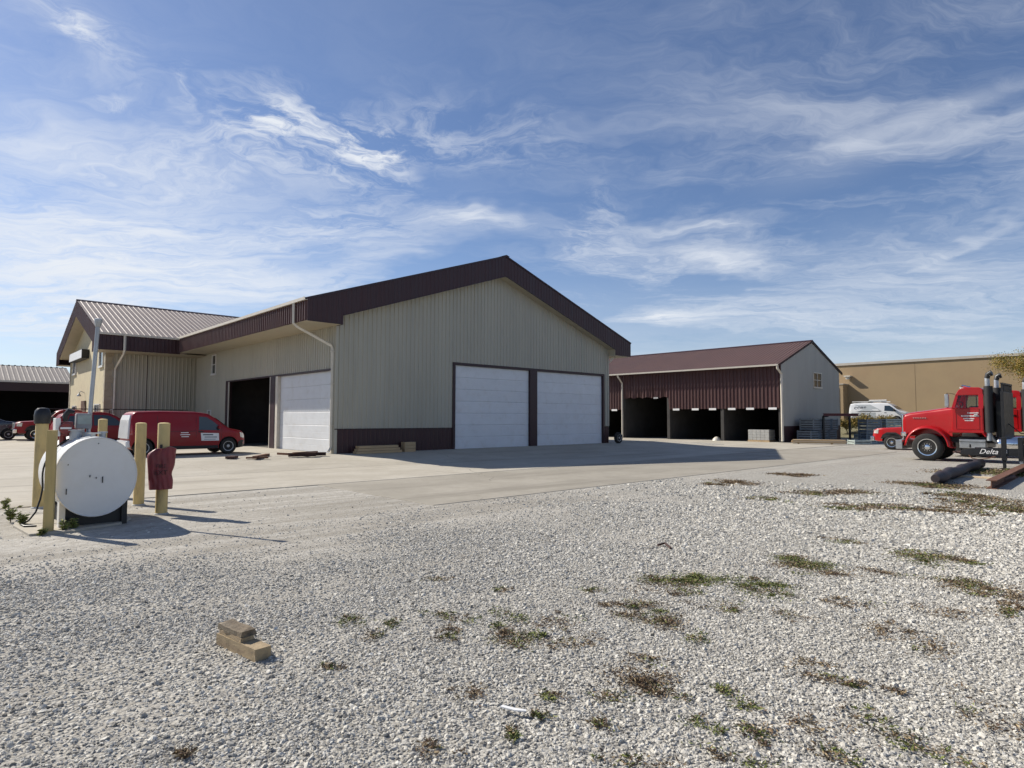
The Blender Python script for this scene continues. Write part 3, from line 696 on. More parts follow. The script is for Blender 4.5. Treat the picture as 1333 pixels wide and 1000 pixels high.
window(wing, (-.02, 3.6, 1.2), Y, -X, .9, 1.1, 1, 1)
window(wing, (-.02, 9.8, 1.2), Y, -X, 1.3, 1.1, 1, 1)
m_ = MB(); m_.box(-.06, .02, 5.9, 7.5, 0, 2.65); d_ = m_.build('door', M['brown'], wing, bevel=.01); MB().box(-.13, -.06, 6.05, 6.11, 1.0, 1.15).build('handle', M['chrome'], d_)
m_ = MB(); m_.tube([(0, 6.7, 3.2), (-.22, 6.7, 3.3), (-.3, 6.7, 3.15)], .025, 6); m_.lathe([(.03, 0), (.12, -.12), (.13, -.2), (.02, -.2)], (0, 0, 1), (-.3, 6.7, 3.15), 10); m_.build('wall_lamp', M['galv'], wing)
sg_ = MB().box(-.42, -.0, 5.45, 10.5, 5.45, 6.05).build('sign_box', M['black'], wing, bevel=.01); MB().box(-.435, -.42, 5.5, 10.45, 5.48, 6.02).build('sign_face', M['white_sign'], sg_)
MB().box(-OVG + .01, 5.1, GW, 2 * AV - EV - .02, EZ - .985, EZ - .96).build('soffit', M['soffit'], wing)
MB().box(.2, 5.1, GW - .2, GW, 0, 5.4).build('rear_wall', M['siding'], wing)
MB().box(5.3, 9.0, .02, GW, 5.45, 5.55).build('ceiling', M['dark'], wing)

# ---------------------------------------------------------------- storage shed (open bays) on the right
shed = empty('storage_shed', (20.02, 46.03, 0), TH, 'long maroon open front storage shed with grey gable end', 'shed')
SE, SR, SWD, SLN, SB = 5.95, 8.03, 11.6, 27.0, 2.55
ssl = (SR - SE) / (SWD / 2)
bays = [(0, 4.77, SB), (4.77, 9.72, SB), (9.72, 14.4, 3.6), (14.4, 19.2, SB), (19.2, 24, SB)]
def sbot(s): return 3.6 if 9.72 < s < 14.4 else SB
def dent(s, t):
    if not (9.8 < s < 14.3) or t > 4.3: return 0
    return -.10 * math.exp(-((t - 3.6) / .35) ** 2) * (.5 + .5 * math.sin(s * 5.1) + .4 * math.sin(s * 13 + 1))
corr(shed, 'siding_panel', (0, 0, 0), Y, Zv, -X, 0.0, SLN, lambda s: 4.4, SE, M['maroon_soft'], pitch=.30, h=.055)
def low(s): return sbot(s) + (.05 * math.sin(s * 7) if 9.72 < s < 14.4 else 0)
corr(shed, 'siding_panel', (-.006, 0, 0), Y, Zv, -X, 0.0, SLN, low, 4.41, M['maroon_soft'], pitch=.30, h=.055, kinks=(9.7201, 14.3999, 10.1, 10.5, 10.9, 11.3, 11.7, 12.1, 12.5, 12.9, 13.3, 13.7), wav=dent)
def stop(s): return SR - ssl * abs(s - SWD / 2)
corr(shed, 'gable_panel', (0, 0, 0), X, Zv, -Y, 0.0, SWD, 1.22, lambda s: stop(s) - .03, M['gray_wall'], pitch=.2285, h=.016, kinks=(SWD / 2,), holes=[(5.94, 7.6, 4.33, 5.5)])
corr(shed, 'base_panel', (0, -.005, 0), X, Zv, -Y, 0.0, SWD, -.1, 1.22, M['maroon'], pitch=.2285, h=.016)
window(shed, (5.98, -.02, 4.37), X, -Y, 1.58, 1.1, 2, 2, mat=M['trim'])
corr(shed, 'rear_panel', (SWD, 0, 0), Y, Zv, X, 0.0, SLN, -.1, SE, M['gray_wall'], pitch=.3)
corr(shed, 'rear_panel', (0, SLN, 0), X, Zv, Y, 0.0, SWD, -.1, lambda s: stop(s), M['gray_wall'], kinks=(SWD / 2,))
sa = math.hypot(1, ssl); st1 = Vector((1, 0, ssl)) / sa; st2 = Vector((-1, 0, ssl)) / sa; SO = .62; rl = (SWD / 2 + SO) * sa
corr(shed, 'roof_panel', (-SO, -.08, SE - SO * ssl + .06), Y, st1, Vector((-st1.z, 0, st1.x)), 0.0, SLN + .2, 0.0, rl, M['roof_red'], pitch=.30, h=.03)
corr(shed, 'roof_panel', (SWD + SO, -.08, SE - SO * ssl + .06), Y, st2, Vector((st1.z, 0, st1.x)), 0.0, SLN + .2, 0.0, rl, M['roof_red'], pitch=.30, h=.03)
MB().add([(SWD / 2 - .2, -.1, SR + .03), (SWD / 2, -.1, SR + .13), (SWD / 2 + .2, -.1, SR + .03), (SWD / 2 - .2, SLN + .1, SR + .03), (SWD / 2, SLN + .1, SR + .13), (SWD / 2 + .2, SLN + .1, SR + .03)], [(0, 1, 4, 3), (1, 2, 5, 4), (0, 2, 1)]).build('ridge_cap', M['maroon'], shed)
for s0, s1 in ((-SO, SWD / 2), (SWD + SO, SWD / 2)):
    z0 = SE - SO * ssl; MB().add([(s0, -.1, z0 - .1), (s1, -.1, SR - .1), (s1, -.1, SR + .09), (s0, -.1, z0 + .09), (s0, -.0, z0 - .1), (s1, -.0, SR - .1)], [(0, 1, 2, 3), (0, 4, 5, 1), (3, 2, 1, 0)]).build('rake_trim', M['maroon_soft'] if s0 < 0 else M['door_trim'], shed)
m_ = MB(); m_.prism([(a - SO, b + SE - SO * ssl - .05) for a, b in gp], -.1, SLN, lambda a, b, d: (a, d, b)); m_.build('gutter', M['trim'], shed)
rectpipe([(-.70, -.02, SE - .32), (-.64, -.03, SE - .5), (-.07, -.05, SE - .85), (-.07, -.05, .1)], .13, .1, 'downspout', M['trim'], shed)
rectpipe([(-.70, 14.55, SE - .3), (-.62, 14.5, SE - .5), (-.09, 14.5, SE - 1.0), (-.08, 14.5, .05)], .12, .1, 'downspout', M['trim'], shed)
for yy in (0.12, 4.77, 9.72, 14.4, 19.2, 24):
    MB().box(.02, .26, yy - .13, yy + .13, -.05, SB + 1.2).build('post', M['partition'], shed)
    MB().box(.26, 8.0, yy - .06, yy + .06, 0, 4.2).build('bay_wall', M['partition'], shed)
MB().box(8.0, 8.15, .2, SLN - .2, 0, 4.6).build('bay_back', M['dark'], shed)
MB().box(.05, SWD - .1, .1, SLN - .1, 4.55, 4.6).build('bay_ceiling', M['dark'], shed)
for yy in (.35, 2.1, 3.6, 5.25, 6.8, 8.6, 15.1, 16.4):
    MB().box(-.075, -.05, yy, yy + .62, SB - .1, SB + .06).build('bay_sign', M['white_sign'], shed)
MB().box(-.07, -.04, 10.7, 11.15, 3.48, 3.62).build('bay_sign', M['skin_gray'], shed)
sand = MB(); sand.lathe([(.34, 0), (.30, .12), (.18, .26), (.05, .33)], (0, 0, 1), (0, 0, 0), 9)
o = sand.build('sandbag', M['trim'], None, smooth=True); p = Vector((20.02, 46.03, 0)) + VX * 5.2 - UX * .15; o.location = p; tag(o, 'pale lump leaning at the foot of the second bay wall', 'bag')
blk = empty('block_pallet', Vector((20.02, 46.03, 0)) + VX * 2.0 + UX * .9, TH, 'pallet of grey concrete blocks inside the nearest shed bay', 'pallet')
MB().box(-.55, .55, -.85, .85, .0, .12).build('pallet_base', M['lumber'], blk)
for i in range(4):
    for j in range(5): MB().box(-.52 + .0, .52, -.82 + j * .33, -.82 + j * .33 + .32, .13 + i * .2, .32 + i * .2).build('block', M['concrete_block'], blk, bevel=.01)

# ---------------------------------------------------------------- far open shed on the left
fs_ = empty('open_vehicle_shed', WP(-3.2, 44.0, .2), TH, 'long low open shed with grey ribbed roof at far left', 'shed')
fe, fr_ = 4.74, 6.3
tv = Vector((0, 5, fr_ - fe)).normalized(); nv = Vector((0, -tv.z, tv.y))
corr(fs_, 'roof_panel', (0, -.2, fe - .06), -X, tv, nv, 0.0, 34.0, 0.0, 5.5, M['roof_far'], pitch=.36, h=.018, pw=.72)
corr(fs_, 'roof_panel', (0, 10.2, fe - .06), -X, Vector((0, -tv.y, tv.z)), Vector((0, tv.z, tv.y)), 0.0, 34.0, 0.0, 5.5, M['roof_far'], pitch=.45, h=.05, pw=1.8)
MB().box(-34, 0, -.26, -.18, fe - .2, fe - .05).build('eave_trim', M['trim'], fs_)
MB().box(-34, 0, -.16, .0, fe - .95, fe - .12).build('header_beam', M['door_trim'], fs_)
for k in range(7): MB().box(-34 + k * 5.6, -33.75 + k * 5.6, -.1, .15, -.1, fe - .9).build('post', M['door_trim'], fs_)
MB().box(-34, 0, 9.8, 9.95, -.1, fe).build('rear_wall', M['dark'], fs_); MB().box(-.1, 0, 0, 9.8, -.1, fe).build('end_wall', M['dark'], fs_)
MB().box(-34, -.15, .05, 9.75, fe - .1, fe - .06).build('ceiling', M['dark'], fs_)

# ---------------------------------------------------------------- tan store beyond the bank
M['tan_dark'] = pm('tan_joint', (.28, .205, .12), .9)
store = empty('tan_store', WP(67.5, 3.2, 1.35), TH, 'long windowless tan stucco store behind the white van', 'building')
SH = 6.85
MB().box(0, 30, -60, 26, -.5, SH).build('wall', M['tan'], store)
MB().box(-.12, 30.1, -60.1, 26.1, SH, SH + .28).build('parapet_cap', M['tan_trim'], store)
for k in range(4): MB().box(-.012, 0, -50 + k * 14.0, -49.97 + k * 14.0, 0, SH).build('wall_joint', M['tan_dark'], store)
MB().box(-1.6, .0, -1.0, 16, -.5, 4.49).build('side_wing', M['tan'], store)
MB().box(-1.66, .0, -1.06, 16.1, 4.49, 4.6).build('wing_cap', M['tan_trim'], store)
dr = MB().box(-1.66, -1.6, -.55, -.15, .0, 4.1).build('door', M['brown'], store); MB().box(-1.72, -1.66, -.5, -.45, 1.0, 1.2).build('handle', M['dull_chrome'], dr)
m_ = MB(); m_.box(-.7, 0, -1.5, -.8, 5.45, 5.58); m_.box(-.55, -.1, -1.35, -.95, 5.15, 5.45); m_.build('light_canopy', M['trim'], store)
for yy in (-22, -9): MB().box(6, 7.5, yy, yy + 1.6, SH + .2, SH + .75).build('roof_unit', M['galv'], store, bevel=.05)

# ---------------------------------------------------------------- fuel tank with its posts
tank = empty('fuel_tank', (-6.61, 9.95, 0), TH, 'white horizontal fuel tank on saddles between yellow posts', 'tank')
# local: -y end faces camera, axis along +y
RA, RB, TLN, TZ = .565, .632, 1.85, .80
m_ = MB(); n = 40; prof = [(.96, .012), (.985, .0), (1.0, .012)] + [(1.0, TLN * k / 6) for k in range(1, 6)] + [(1.0, TLN - .012), (.985, TLN), (.96, TLN - .012)]
vs_ = []; fs2 = []
for r_, h_ in prof:
    for k in range(n):
        an = 2 * math.pi * k / n; vs_.append((RA * r_ * math.cos(an), h_, TZ + RB * r_ * math.sin(an)))
for i in range(len(prof) - 1):
    for k in range(n): k2 = (k + 1) % n; fs2.append((i * n + k, i * n + k2, (i + 1) * n + k2, (i + 1) * n + k))
fs2 += [tuple(range(n)), tuple((len(prof) - 1) * n + k for k in range(n))]
m_.add(vs_, fs2); m_.build('tank_shell', M['white_paint'], tank, smooth=True, angle=35)
for yy in (.22, 1.42):
    MB().box(-.40, .40, yy - .03, yy + .03, .0, TZ - .47).build('saddle', M['black'], tank)
    MB().box(-.46, -.38, yy - .1, yy + .1, .0, TZ - .36).build('saddle_leg', M['white_paint'], tank); MB().box(.38, .46, yy - .1, yy + .1, .0, TZ - .36).build('saddle_leg', M['black'], tank)  # right leg black: shade under the tank put into its colour
MB().box(-.38, .42, .30, 1.36, .02, TZ - .52).build('belly_skirt', M['black'], tank)
vp = MB(); vp.tube([(.02, 1.05, TZ + RB - .03), (.055, 1.04, TZ + 1.5), (.10, 1.02, 3.42)], .033, 12); v_o = vp.build('vent_pipe', M['galv'], tank, smooth=True)
cp = MB(); cp.lathe([(.035, -.12), (.060, -.02), (.062, .02), (.04, .03)], (.03, 0, 1), (.10, 1.02, 3.44), 14); cp.build('vent_cap', M['galv'], v_o, smooth=True)
TT = TZ + RB
m_ = MB(); m_.cyl((-.02, .95, TT - .02), (-.02, .95, TT + .06), .075); m_.build('fill_collar', M['white_paint'], tank)
m_ = MB(); m_.cyl((.16, .62, TT - .06), (.16, .62, TT + .05), .05); m_.cyl((.16, .62, TT + .05), (.16, .62, TT + .075), .075); m_.build('fill_cap', M['galv'], tank)
m_ = MB(); m_.cyl((.02, .55, TT - .03), (.02, .55, TT + .04), .035); m_.box(-.06, .12, .5, .6, TT + .04, TT + .06); m_.build('gauge', M['dull_chrome'], tank)
m_ = MB(); m_.cyl((-.19, .8, TT - .06), (-.19, .8, TT + .09), .09); m_.cyl((-.19, .8, TT + .09), (-.19, .8, TT + .11), .12); m_.build('vent_dome', M['galv'], tank)
pump = MB(); pump.cyl((-.34, 1.0, TT - .16), (-.34, 1.0, TT + .02), .05); pump.box(-.45, -.22, .86, 1.14, TT + .0, TT + .24); pump.cyl((-.335, .86, TT + .13), (-.335, .76, TT + .13), .09)
po = pump.build('pump', M['red_tank'], tank, bevel=.015)
MB().box(-.41, -.26, .745, .757, TT + .12, TT + .15).build('pump_emblem', M['lettering'], po)
m_ = MB(); m_.box(-.47, -.40, .8, 1.1, TT + .0, TT + .30); m_.build('nozzle_boot', M['white_paint'], tank, bevel=.01)
m_ = MB(); m_.tube([(-.34, .80, TT + .24), (-.345, .80, TT + .34), (-.30, .8, TT + .42), (-.22, .8, TT + .40)], [.03, .045, .05, .03], 8); m_.build('nozzle', M['black'], tank, smooth=True)
m_ = MB(); m_.box(-.17, .06, .98, 1.12, TT + .12, TT + .38); mt = m_.build('flow_meter', M['skin_gray'], tank, bevel=.02); MB().box(-.15, .04, .965, .98, TT + .20, TT + .35).build('meter_face', M['crate_pale'], mt)
MB().tube([(-.06, 1.05, TT - .02), (-.06, 1.05, TT + .13)], .03, 8).build('meter_pipe', M['galv'], tank)
# hose draped over the sunny side
hp = []
for k in range(12):
    an = R(112 + k * 6.6); hp.append((RA * 1.03 * math.cos(an) - .005, .92 + .012 * k, TZ + RB * 1.03 * math.sin(an)))
hp += [(-.575, 1.07, .58), (-.60, 1.06, .40), (-.66, 1.0, .20), (-.76, .9, .08), (-.86, .75, .05), (-.84, .55, .05), (-.70, .46, .05)]
MB().tube([(-.24, .95, TT + .12), (-.26, .93, TT + .06)] + hp, .014, 8).build('hose', M['hose'], tank, smooth=True)
for yy in (.62, 1.24):   # weld seams
    MB().tube([(RA * math.cos(2 * math.pi * k / 40), yy, TZ + RB * math.sin(2 * math.pi * k / 40)) for k in range(41)], .005, 5).build('weld_seam', M['white_paint'], tank, smooth=True)
# decal on the shell
vs_ = []; fs2 = []
for j in range(2):
    for k in range(6):
        an = R(157 + k * 4.0); vs_.append((RA * 1.004 * math.cos(an), .55 + j * .26, TZ + RB * 1.004 * math.sin(an)))
fs2 = [(k, k + 1, 6 + k + 1, 6 + k) for k in range(5)]
m_ = MB(); m_.add(vs_, fs2); M['decal'] = pm('faded_red_decal', (.55, .28, .27), .5, 0, .35, 30); m_.build('decal', M['decal'], tank, recalc=False)
# rust drips on the end plate
for (xx, zz, ww, hh) in ((-.10, .80, .012, .035), (-.015, .77, .010, .03), (.07, .70, .014, .10), (-.40, .55, .012, .09), (-.39, 1.0, .012, .02), (.0, 1.32, .01, .02)):
    MB().box(xx, xx + ww, -.004, .004, zz, zz + hh).build('rust_drip', M['black'], tank)
tp = MB(); pts = [(-.85, -.22), (-.3, -.30), (-.1, -.12), (.35, .05), (.6, .5), (.7, 1.9), (-.8, 2.0), (-.95, .9)]
tp.prism(pts, -.03, .035, lambda a, b, d: (a, b, d)); o = tp.build('tank_pad', M['concrete'], None, bevel=.01); o.location = (-6.61, 9.95, 0); o.rotation_euler.z = TH; tag(o, 'broken concrete pad under the white fuel tank', 'pad')


def bollard(p, r, h, label, top=None):
    e = empty('bollard', (p[0], p[1], gz(p[0], p[1])), 0, label, 'bollard', 'yellow posts guarding the fuel tank')
    m_ = MB(); m_.lathe([(r, -.1), (r, h - .01), (r * .97, h), (r * .6, h + .012), (.01, h + .016)], (0, 0, 1), (0, 0, 0), 24); m_.build('pipe', M['yellow'], e, smooth=True)
    m_ = MB(); m_.lathe([(r + .035, -.02), (r + .02, .015), (r + .002, .03)], (0, 0, 1), (0, 0, 0), 18); m_.build('footing', M['concrete_block'], e)
    return e


bollard((-9.13, 12.08), .105, 1.63, 'yellow pipe bollard left of the tank wearing a black cover')
bollard((-9.05, 13.75), .088, 1.70, 'yellow pipe bollard standing directly behind the white tank')
bollard((-7.43, 12.46), .097, 1.63, 'yellow pipe bollard at the right rear of the tank')
bollard((-6.34, 11.33), .099, 1.64, 'yellow pipe bollard at right carrying the red cover')
wp_ = empty('wooden_post', (-6.99, 9.46, 0), .5, 'thin square yellow wooden post in front of the tank', 'post'); MB().box(-.062, .062, -.062, .062, -.1, 1.55).build('post_timber', M['yellow_wood'], wp_, bevel=.006)
# black cover on the left bollard
cv = MB(); cv.lathe([(.125, 0), (.135, .05), (.14, .16), (.125, .25), (.085, .30), (.02, .31)], (0, 0, 1), (0, 0, 0), 18)
o = cv.build('post_cover', M['black'], None, smooth=True); o.location = (-9.13, 12.08, 1.62); tag(o, 'black plastic cover pulled over the left yellow bollard', 'cover')
# red extinguisher cover hung on the right bollard
cover = empty('extinguisher_cover', (-6.38, 11.33, .46), math.atan2(-6.34, 11.33) * -1, 'dark red vinyl extinguisher cover hanging on the right bollard', 'cover')
nx, nz = 18, 14; vs_ = []; fs2 = []
for s_ in (0, 1):
    for j in range(nz + 1):
        t = j / nz; z = t * .70
        wl = .17 + .055 * t - .0 * t; wr_ = .20 + .045 * t - .035 * math.exp(-((t - .38) / .12) ** 2)
        if t > .85: wl -= .10 * ((t - .85) / .15) ** 2
        for i in range(nx + 1):
            q = i / nx; x = -wl + (wl + wr_) * q
            dep = .10 * math.sqrt(max(0, 1 - (2 * q - 1) ** 2)) ** .6 + .012 * math.sin(q * 17 + t * 6) * math.sin(t * 9 + q * 5) + .008 * math.sin(q * 31 + t * 4)
            y = -.115 - dep if s_ == 0 else -.10 + .0 * dep
            vs_.append((x, y, z + .05 * math.sin(q * 2.3) * t + (.0 if t < 1 else .012 * math.sin(q * 11))))
K = (nx + 1) * (nz + 1)
for s_ in (0, 1):
    for j in range(nz):
        for i in range(nx):
            a = s_ * K + j * (nx + 1) + i; q = (a, a + 1, a + nx + 2, a + nx + 1); fs2.append(q if s_ == 0 else q[::-1])
for j in range(nz):
    a = j * (nx + 1); fs2.append((a, a + nx + 1, K + a + nx + 1, K + a)); b = a + nx; fs2.append((b, K + b, K + b + nx + 1, b + nx + 1))
for i in range(nx): a = nz * (nx + 1) + i; fs2.append((a, a + 1, K + a + 1, K + a))
m_ = MB(); m_.add(vs_, fs2); m_.build('vinyl_cover', M['red_vinyl'], cover, smooth=True, angle=60)
MB().box(-.02, .02, -.13, -.09, .70, .80).build('hanger', M['black'], cover)
MB().tube([(.0, -.13, .72), (.0, -.13, .3)], .075, 12).build('bottle', M['red_tank'], cover, smooth=True)
for i_, (tx, sz, zz) in enumerate((('FIRE', .095, .415), ('EXT', .115, .30))):
    text_mesh('cover_lettering', tx, sz, M['vinyl_print'], cover, Matrix.Translation((.01, -.222 if i_ == 0 else -.222, zz)) @ Matrix.Rotation(math.pi / 2, 4, 'X'), ext=.006)

# ---------------------------------------------------------------- wood blocks in the foreground
def timber(name, mat, L, w, h, loc, rz, label, cat, group=None, tilt=(0, 0), bev=.004, rough=0.0):
    m_ = MB(); nseg = max(2, int(L / .05)); vs_ = []; fs2 = []
    for i in range(nseg + 1):
        x = -L / 2 + L * i / nseg
        for (yy, zz) in ((-w / 2, 0), (w / 2, 0), (w / 2, h), (-w / 2, h)):
            j = rough
            vs_.append((x + (random.uniform(-j, j) * 2 if i in (0, nseg) else 0), yy + random.uniform(-j, j), zz + random.uniform(-j, j)))
    for i in range(nseg):
        for k in range(4): fs2.append((i * 4 + k, i * 4 + (k + 1) % 4, (i + 1) * 4 + (k + 1) % 4, (i + 1) * 4 + k))
    fs2 += [(3, 2, 1, 0), tuple(nseg * 4 + k for k in range(4))]
    m_.add(vs_, fs2); o = m_.build(name, mat, None); o.location = loc; o.rotation_euler = (tilt[0], tilt[1], rz)
    return tag(o, label, cat, group)


brz = math.atan2(4.57 - 4.94, -1.79 + 2.26)
timber('timber_block', M['lumber_weathered'], .56, .125, .088, (-2.015, 4.76, .0), brz, 'short squared timber block lying on the gravel', 'timber', rough=.002)
timber('timber_offcut', M['lumber_dark'], .34, .115, .045, (-2.10, 4.835, .120), brz + .02, 'rough split dark offcut on top of the foreground timber', 'timber', tilt=(.03, .02), rough=.007)
timber('board_offcut', M['lumber_weathered'], .33, .105, .029, (-2.09, 4.815, .0895), brz - .02, 'thin board offcut sandwiched between the foreground timbers', 'board', rough=.002)

# ---------------------------------------------------------------- vehicles
def interp(tab): 
    xs_ = [t[0] for t in tab]; ys_ = [t[1] for t in tab]
    return lambda x: float(np.interp(x, xs_, ys_))


def loft(name, parent, mat, x0, x1, zt, zb, hw, belt, tum, rr=.1, arches=(), ends=.0, tuck=.10, low_z=.5, nst=46, crown=.02):
    """smooth car body: zt/zb/hw functions of x; tumblehome above belt. Returns side(x,z)"""
    def side(x, z): return hw(x) - tum * max(0, z - belt) - tuck * max(0, low_z - z) ** 1.0
    xs_ = [x0 + (x1 - x0) * (.5 - .5 * math.cos(math.pi * i / nst)) for i in range(nst + 1)]
    rings = []
    for x in xs_:
        a, b = zt(x), zb(x); r = min(rr, (a - b) * .42); zs = np.linspace(b + .03, a - r, 8)
        half = [(0, b), (side(x, b) * .86, b)] + [(side(x, z), z) for z in zs]
        ys = side(x, a - r)
        for an in (25, 50, 72, 90): half.append((ys - r * (1 - math.cos(R(an))), a - r + r * math.sin(R(an))))
        half.append((ys * .5, a + crown * .8))
        ring = [(x, y, z) for y, z in half] + [(x, 0, a + crown)] + [(x, -y, z) for y, z in half[:0:-1]]
        rings.append(ring)
    n = len(rings[0]); m_ = MB(); vs_ = [p for r in rings for p in r]
    fs2 = [(i * n + k, i * n + (k + 1) % n, (i + 1) * n + (k + 1) % n, (i + 1) * n + k) for i in range(len(rings) - 1) for k in range(n)]
    fs2 += [tuple(range(n)), tuple((len(rings) - 1) * n + k for k in range(n))]
    m_.add(vs_, fs2); me = m_.mesh(name); me.materials.append(mat)
    o = bpy.data.objects.new(name, me); COL.objects.link(o)
    if arches:
        c_ = MB()
        for (ax, az, ar, yin, yout) in arches:
            for sg in (-1, 1): c_.lathe([(ar, 0), (ar, yout - yin)], (0, sg, 0), (ax, sg * yin, az), 28)
        cm = c_.mesh('cut'); cm.materials.append(M['plastic']); co_ = bpy.data.objects.new('cut', cm); COL.objects.link(co_)
        md = o.modifiers.new('b', 'BOOLEAN'); md.operation = 'DIFFERENCE'; md.object = co_; md.solver = 'EXACT'
        try: md.material_mode = 'TRANSFER'
        except Exception: pass
        dg = bpy.context.evaluated_depsgraph_get(); me2 = bpy.data.meshes.new_from_object(o.evaluated_get(dg))
        bpy.data.objects.remove(o); bpy.data.objects.remove(co_); me2.name = name
        o = bpy.data.objects.new(name, me2); COL.objects.link(o); me = me2
    o.parent = parent
    me.polygons.foreach_set('use_smooth', [True] * len(me.polygons)); me.set_sharp_from_angle(angle=R(32))
    return side


def panel(name, parent, mat, poly, side, sg, off=.006, th=.012):
    m_ = MB(); n = len(poly)
    # densify
    pts = []
    for i in range(n):
        a, b = poly[i], poly[(i + 1) % n]; 
        for k in range(3): pts.append((a[0] + (b[0] - a[0]) * k / 3, a[1] + (b[1] - a[1]) * k / 3))
    n = len(pts); cx, cz = sum(p[0] for p in pts) / n, sum(p[1] for p in pts) / n
    f_ = [(x, sg * (side(x, z) + off), z) for x, z in pts] + [(cx, sg * (side(cx, cz) + off), cz)]
    b_ = [(x, sg * (side(x, z) - th), z) for x, z in pts]
    m_.add(f_ + b_, [(i, (i + 1) % n, n) for i in range(n)] + [(i, n + 1 + i, n + 1 + (i + 1) % n, (i + 1) % n) for i in range(n)])
    return m_.build(name, mat, parent)


def wheel(parent, x, y, r, w, sg, style='steel', rim_mat=None):
    m_ = MB(); hw_ = w / 2
    m_.lathe([(r * .62, -hw_), (r * .90, -hw_), (r * .97, -hw_ * .85), (r, -hw_ * .6), (r, hw_ * .6), (r * .97, hw_ * .85), (r * .90, hw_), (r * .64, hw_), (r * .60, hw_ * .8)], (0, sg, 0), (0, 0, 0), 32)
    wh = m_.build('wheel', M['rubber'], parent, smooth=True); wh.location = (x, y, r)
    rm = MB(); rr_ = r * .60
    rm.lathe([(rr_, hw_ * .3), (rr_ * 1.04, hw_ * .93), (rr_ * .93, hw_ * .9), (rr_ * .84, hw_ * .45), (rr_ * .55, hw_ * .55), (rr_ * .35, hw_ * .78), (rr_ * .18, hw_ * .86), (.01, hw_ * .88)], (0, sg, 0), (0, 0, 0), 28)
    ro_ = rm.build('rim', rim_mat or M['rim'], wh, smooth=True, angle=30)
    holes_ = MB()
    for k in range(10):
        an = 2 * math.pi * k / 10; holes_.cyl((rr_ * .69 * math.cos(an), sg * hw_ * .46, rr_ * .69 * math.sin(an)), (rr_ * .69 * math.cos(an), sg * (hw_ * .535), rr_ * .69 * math.sin(an)), rr_ * .095, None, 8)
    holes_.build('rim_holes', M['black'], wh)
    if style == 'truck':
        nuts = MB()
        for k in range(10):
            an = 2 * math.pi * (k + .5) / 10; nuts.cyl((rr_ * .45 * math.cos(an), sg * hw_ * .6, rr_ * .45 * math.sin(an)), (rr_ * .45 * math.cos(an), sg * hw_ * .86, rr_ * .45 * math.sin(an)), rr_ * .055, None, 6)
        nuts.build('lug_nuts', M['chrome'], wh)
    return wh


# ---- red cargo van beside the shop
def vx(x): return 1.9 + (x - 1.9) * .70 if x > 1.9 else (-1.7 + (x + 1.7) * .66 if x < -1.7 else x)
def vp_(poly): return [(vx(a), b) for a, b in poly]
van = empty('cargo_van', WP(-4.95, 3.85, .216), TH, 'dark red panel cargo van parked before the open shop door', 'van')
zt = interp(vp_([(-2.24, .75), (-2.22, 1.0), (-2.18, 1.45), (-2.10, 1.66), (-1.92, 1.745), (-1.0, 1.775), (.3, 1.755), (.75, 1.70), (1.05, 1.52), (1.40, 1.23), (1.62, 1.08), (2.2, .98), (2.45, .88), (2.56, .70), (2.60, .55)]))
zb = interp(vp_([(-2.24, .50), (-2.1, .32), (-1.9, .24), (2.1, .24), (2.45, .28), (2.60, .40)]))
hw = interp(vp_([(-2.24, .80), (-2.18, .90), (-2.05, .96), (-1.5, .985), (1.3, .985), (1.9, .95), (2.3, .85), (2.5, .68), (2.60, .50)]))
sd = loft('body', van, M['red_van'], vx(-2.24), vx(2.60), zt, zb, hw, 1.0, .22, .11, [(-1.585, .34, .40, .70, 1.3), (1.585, .34, .40, .70, 1.3)])
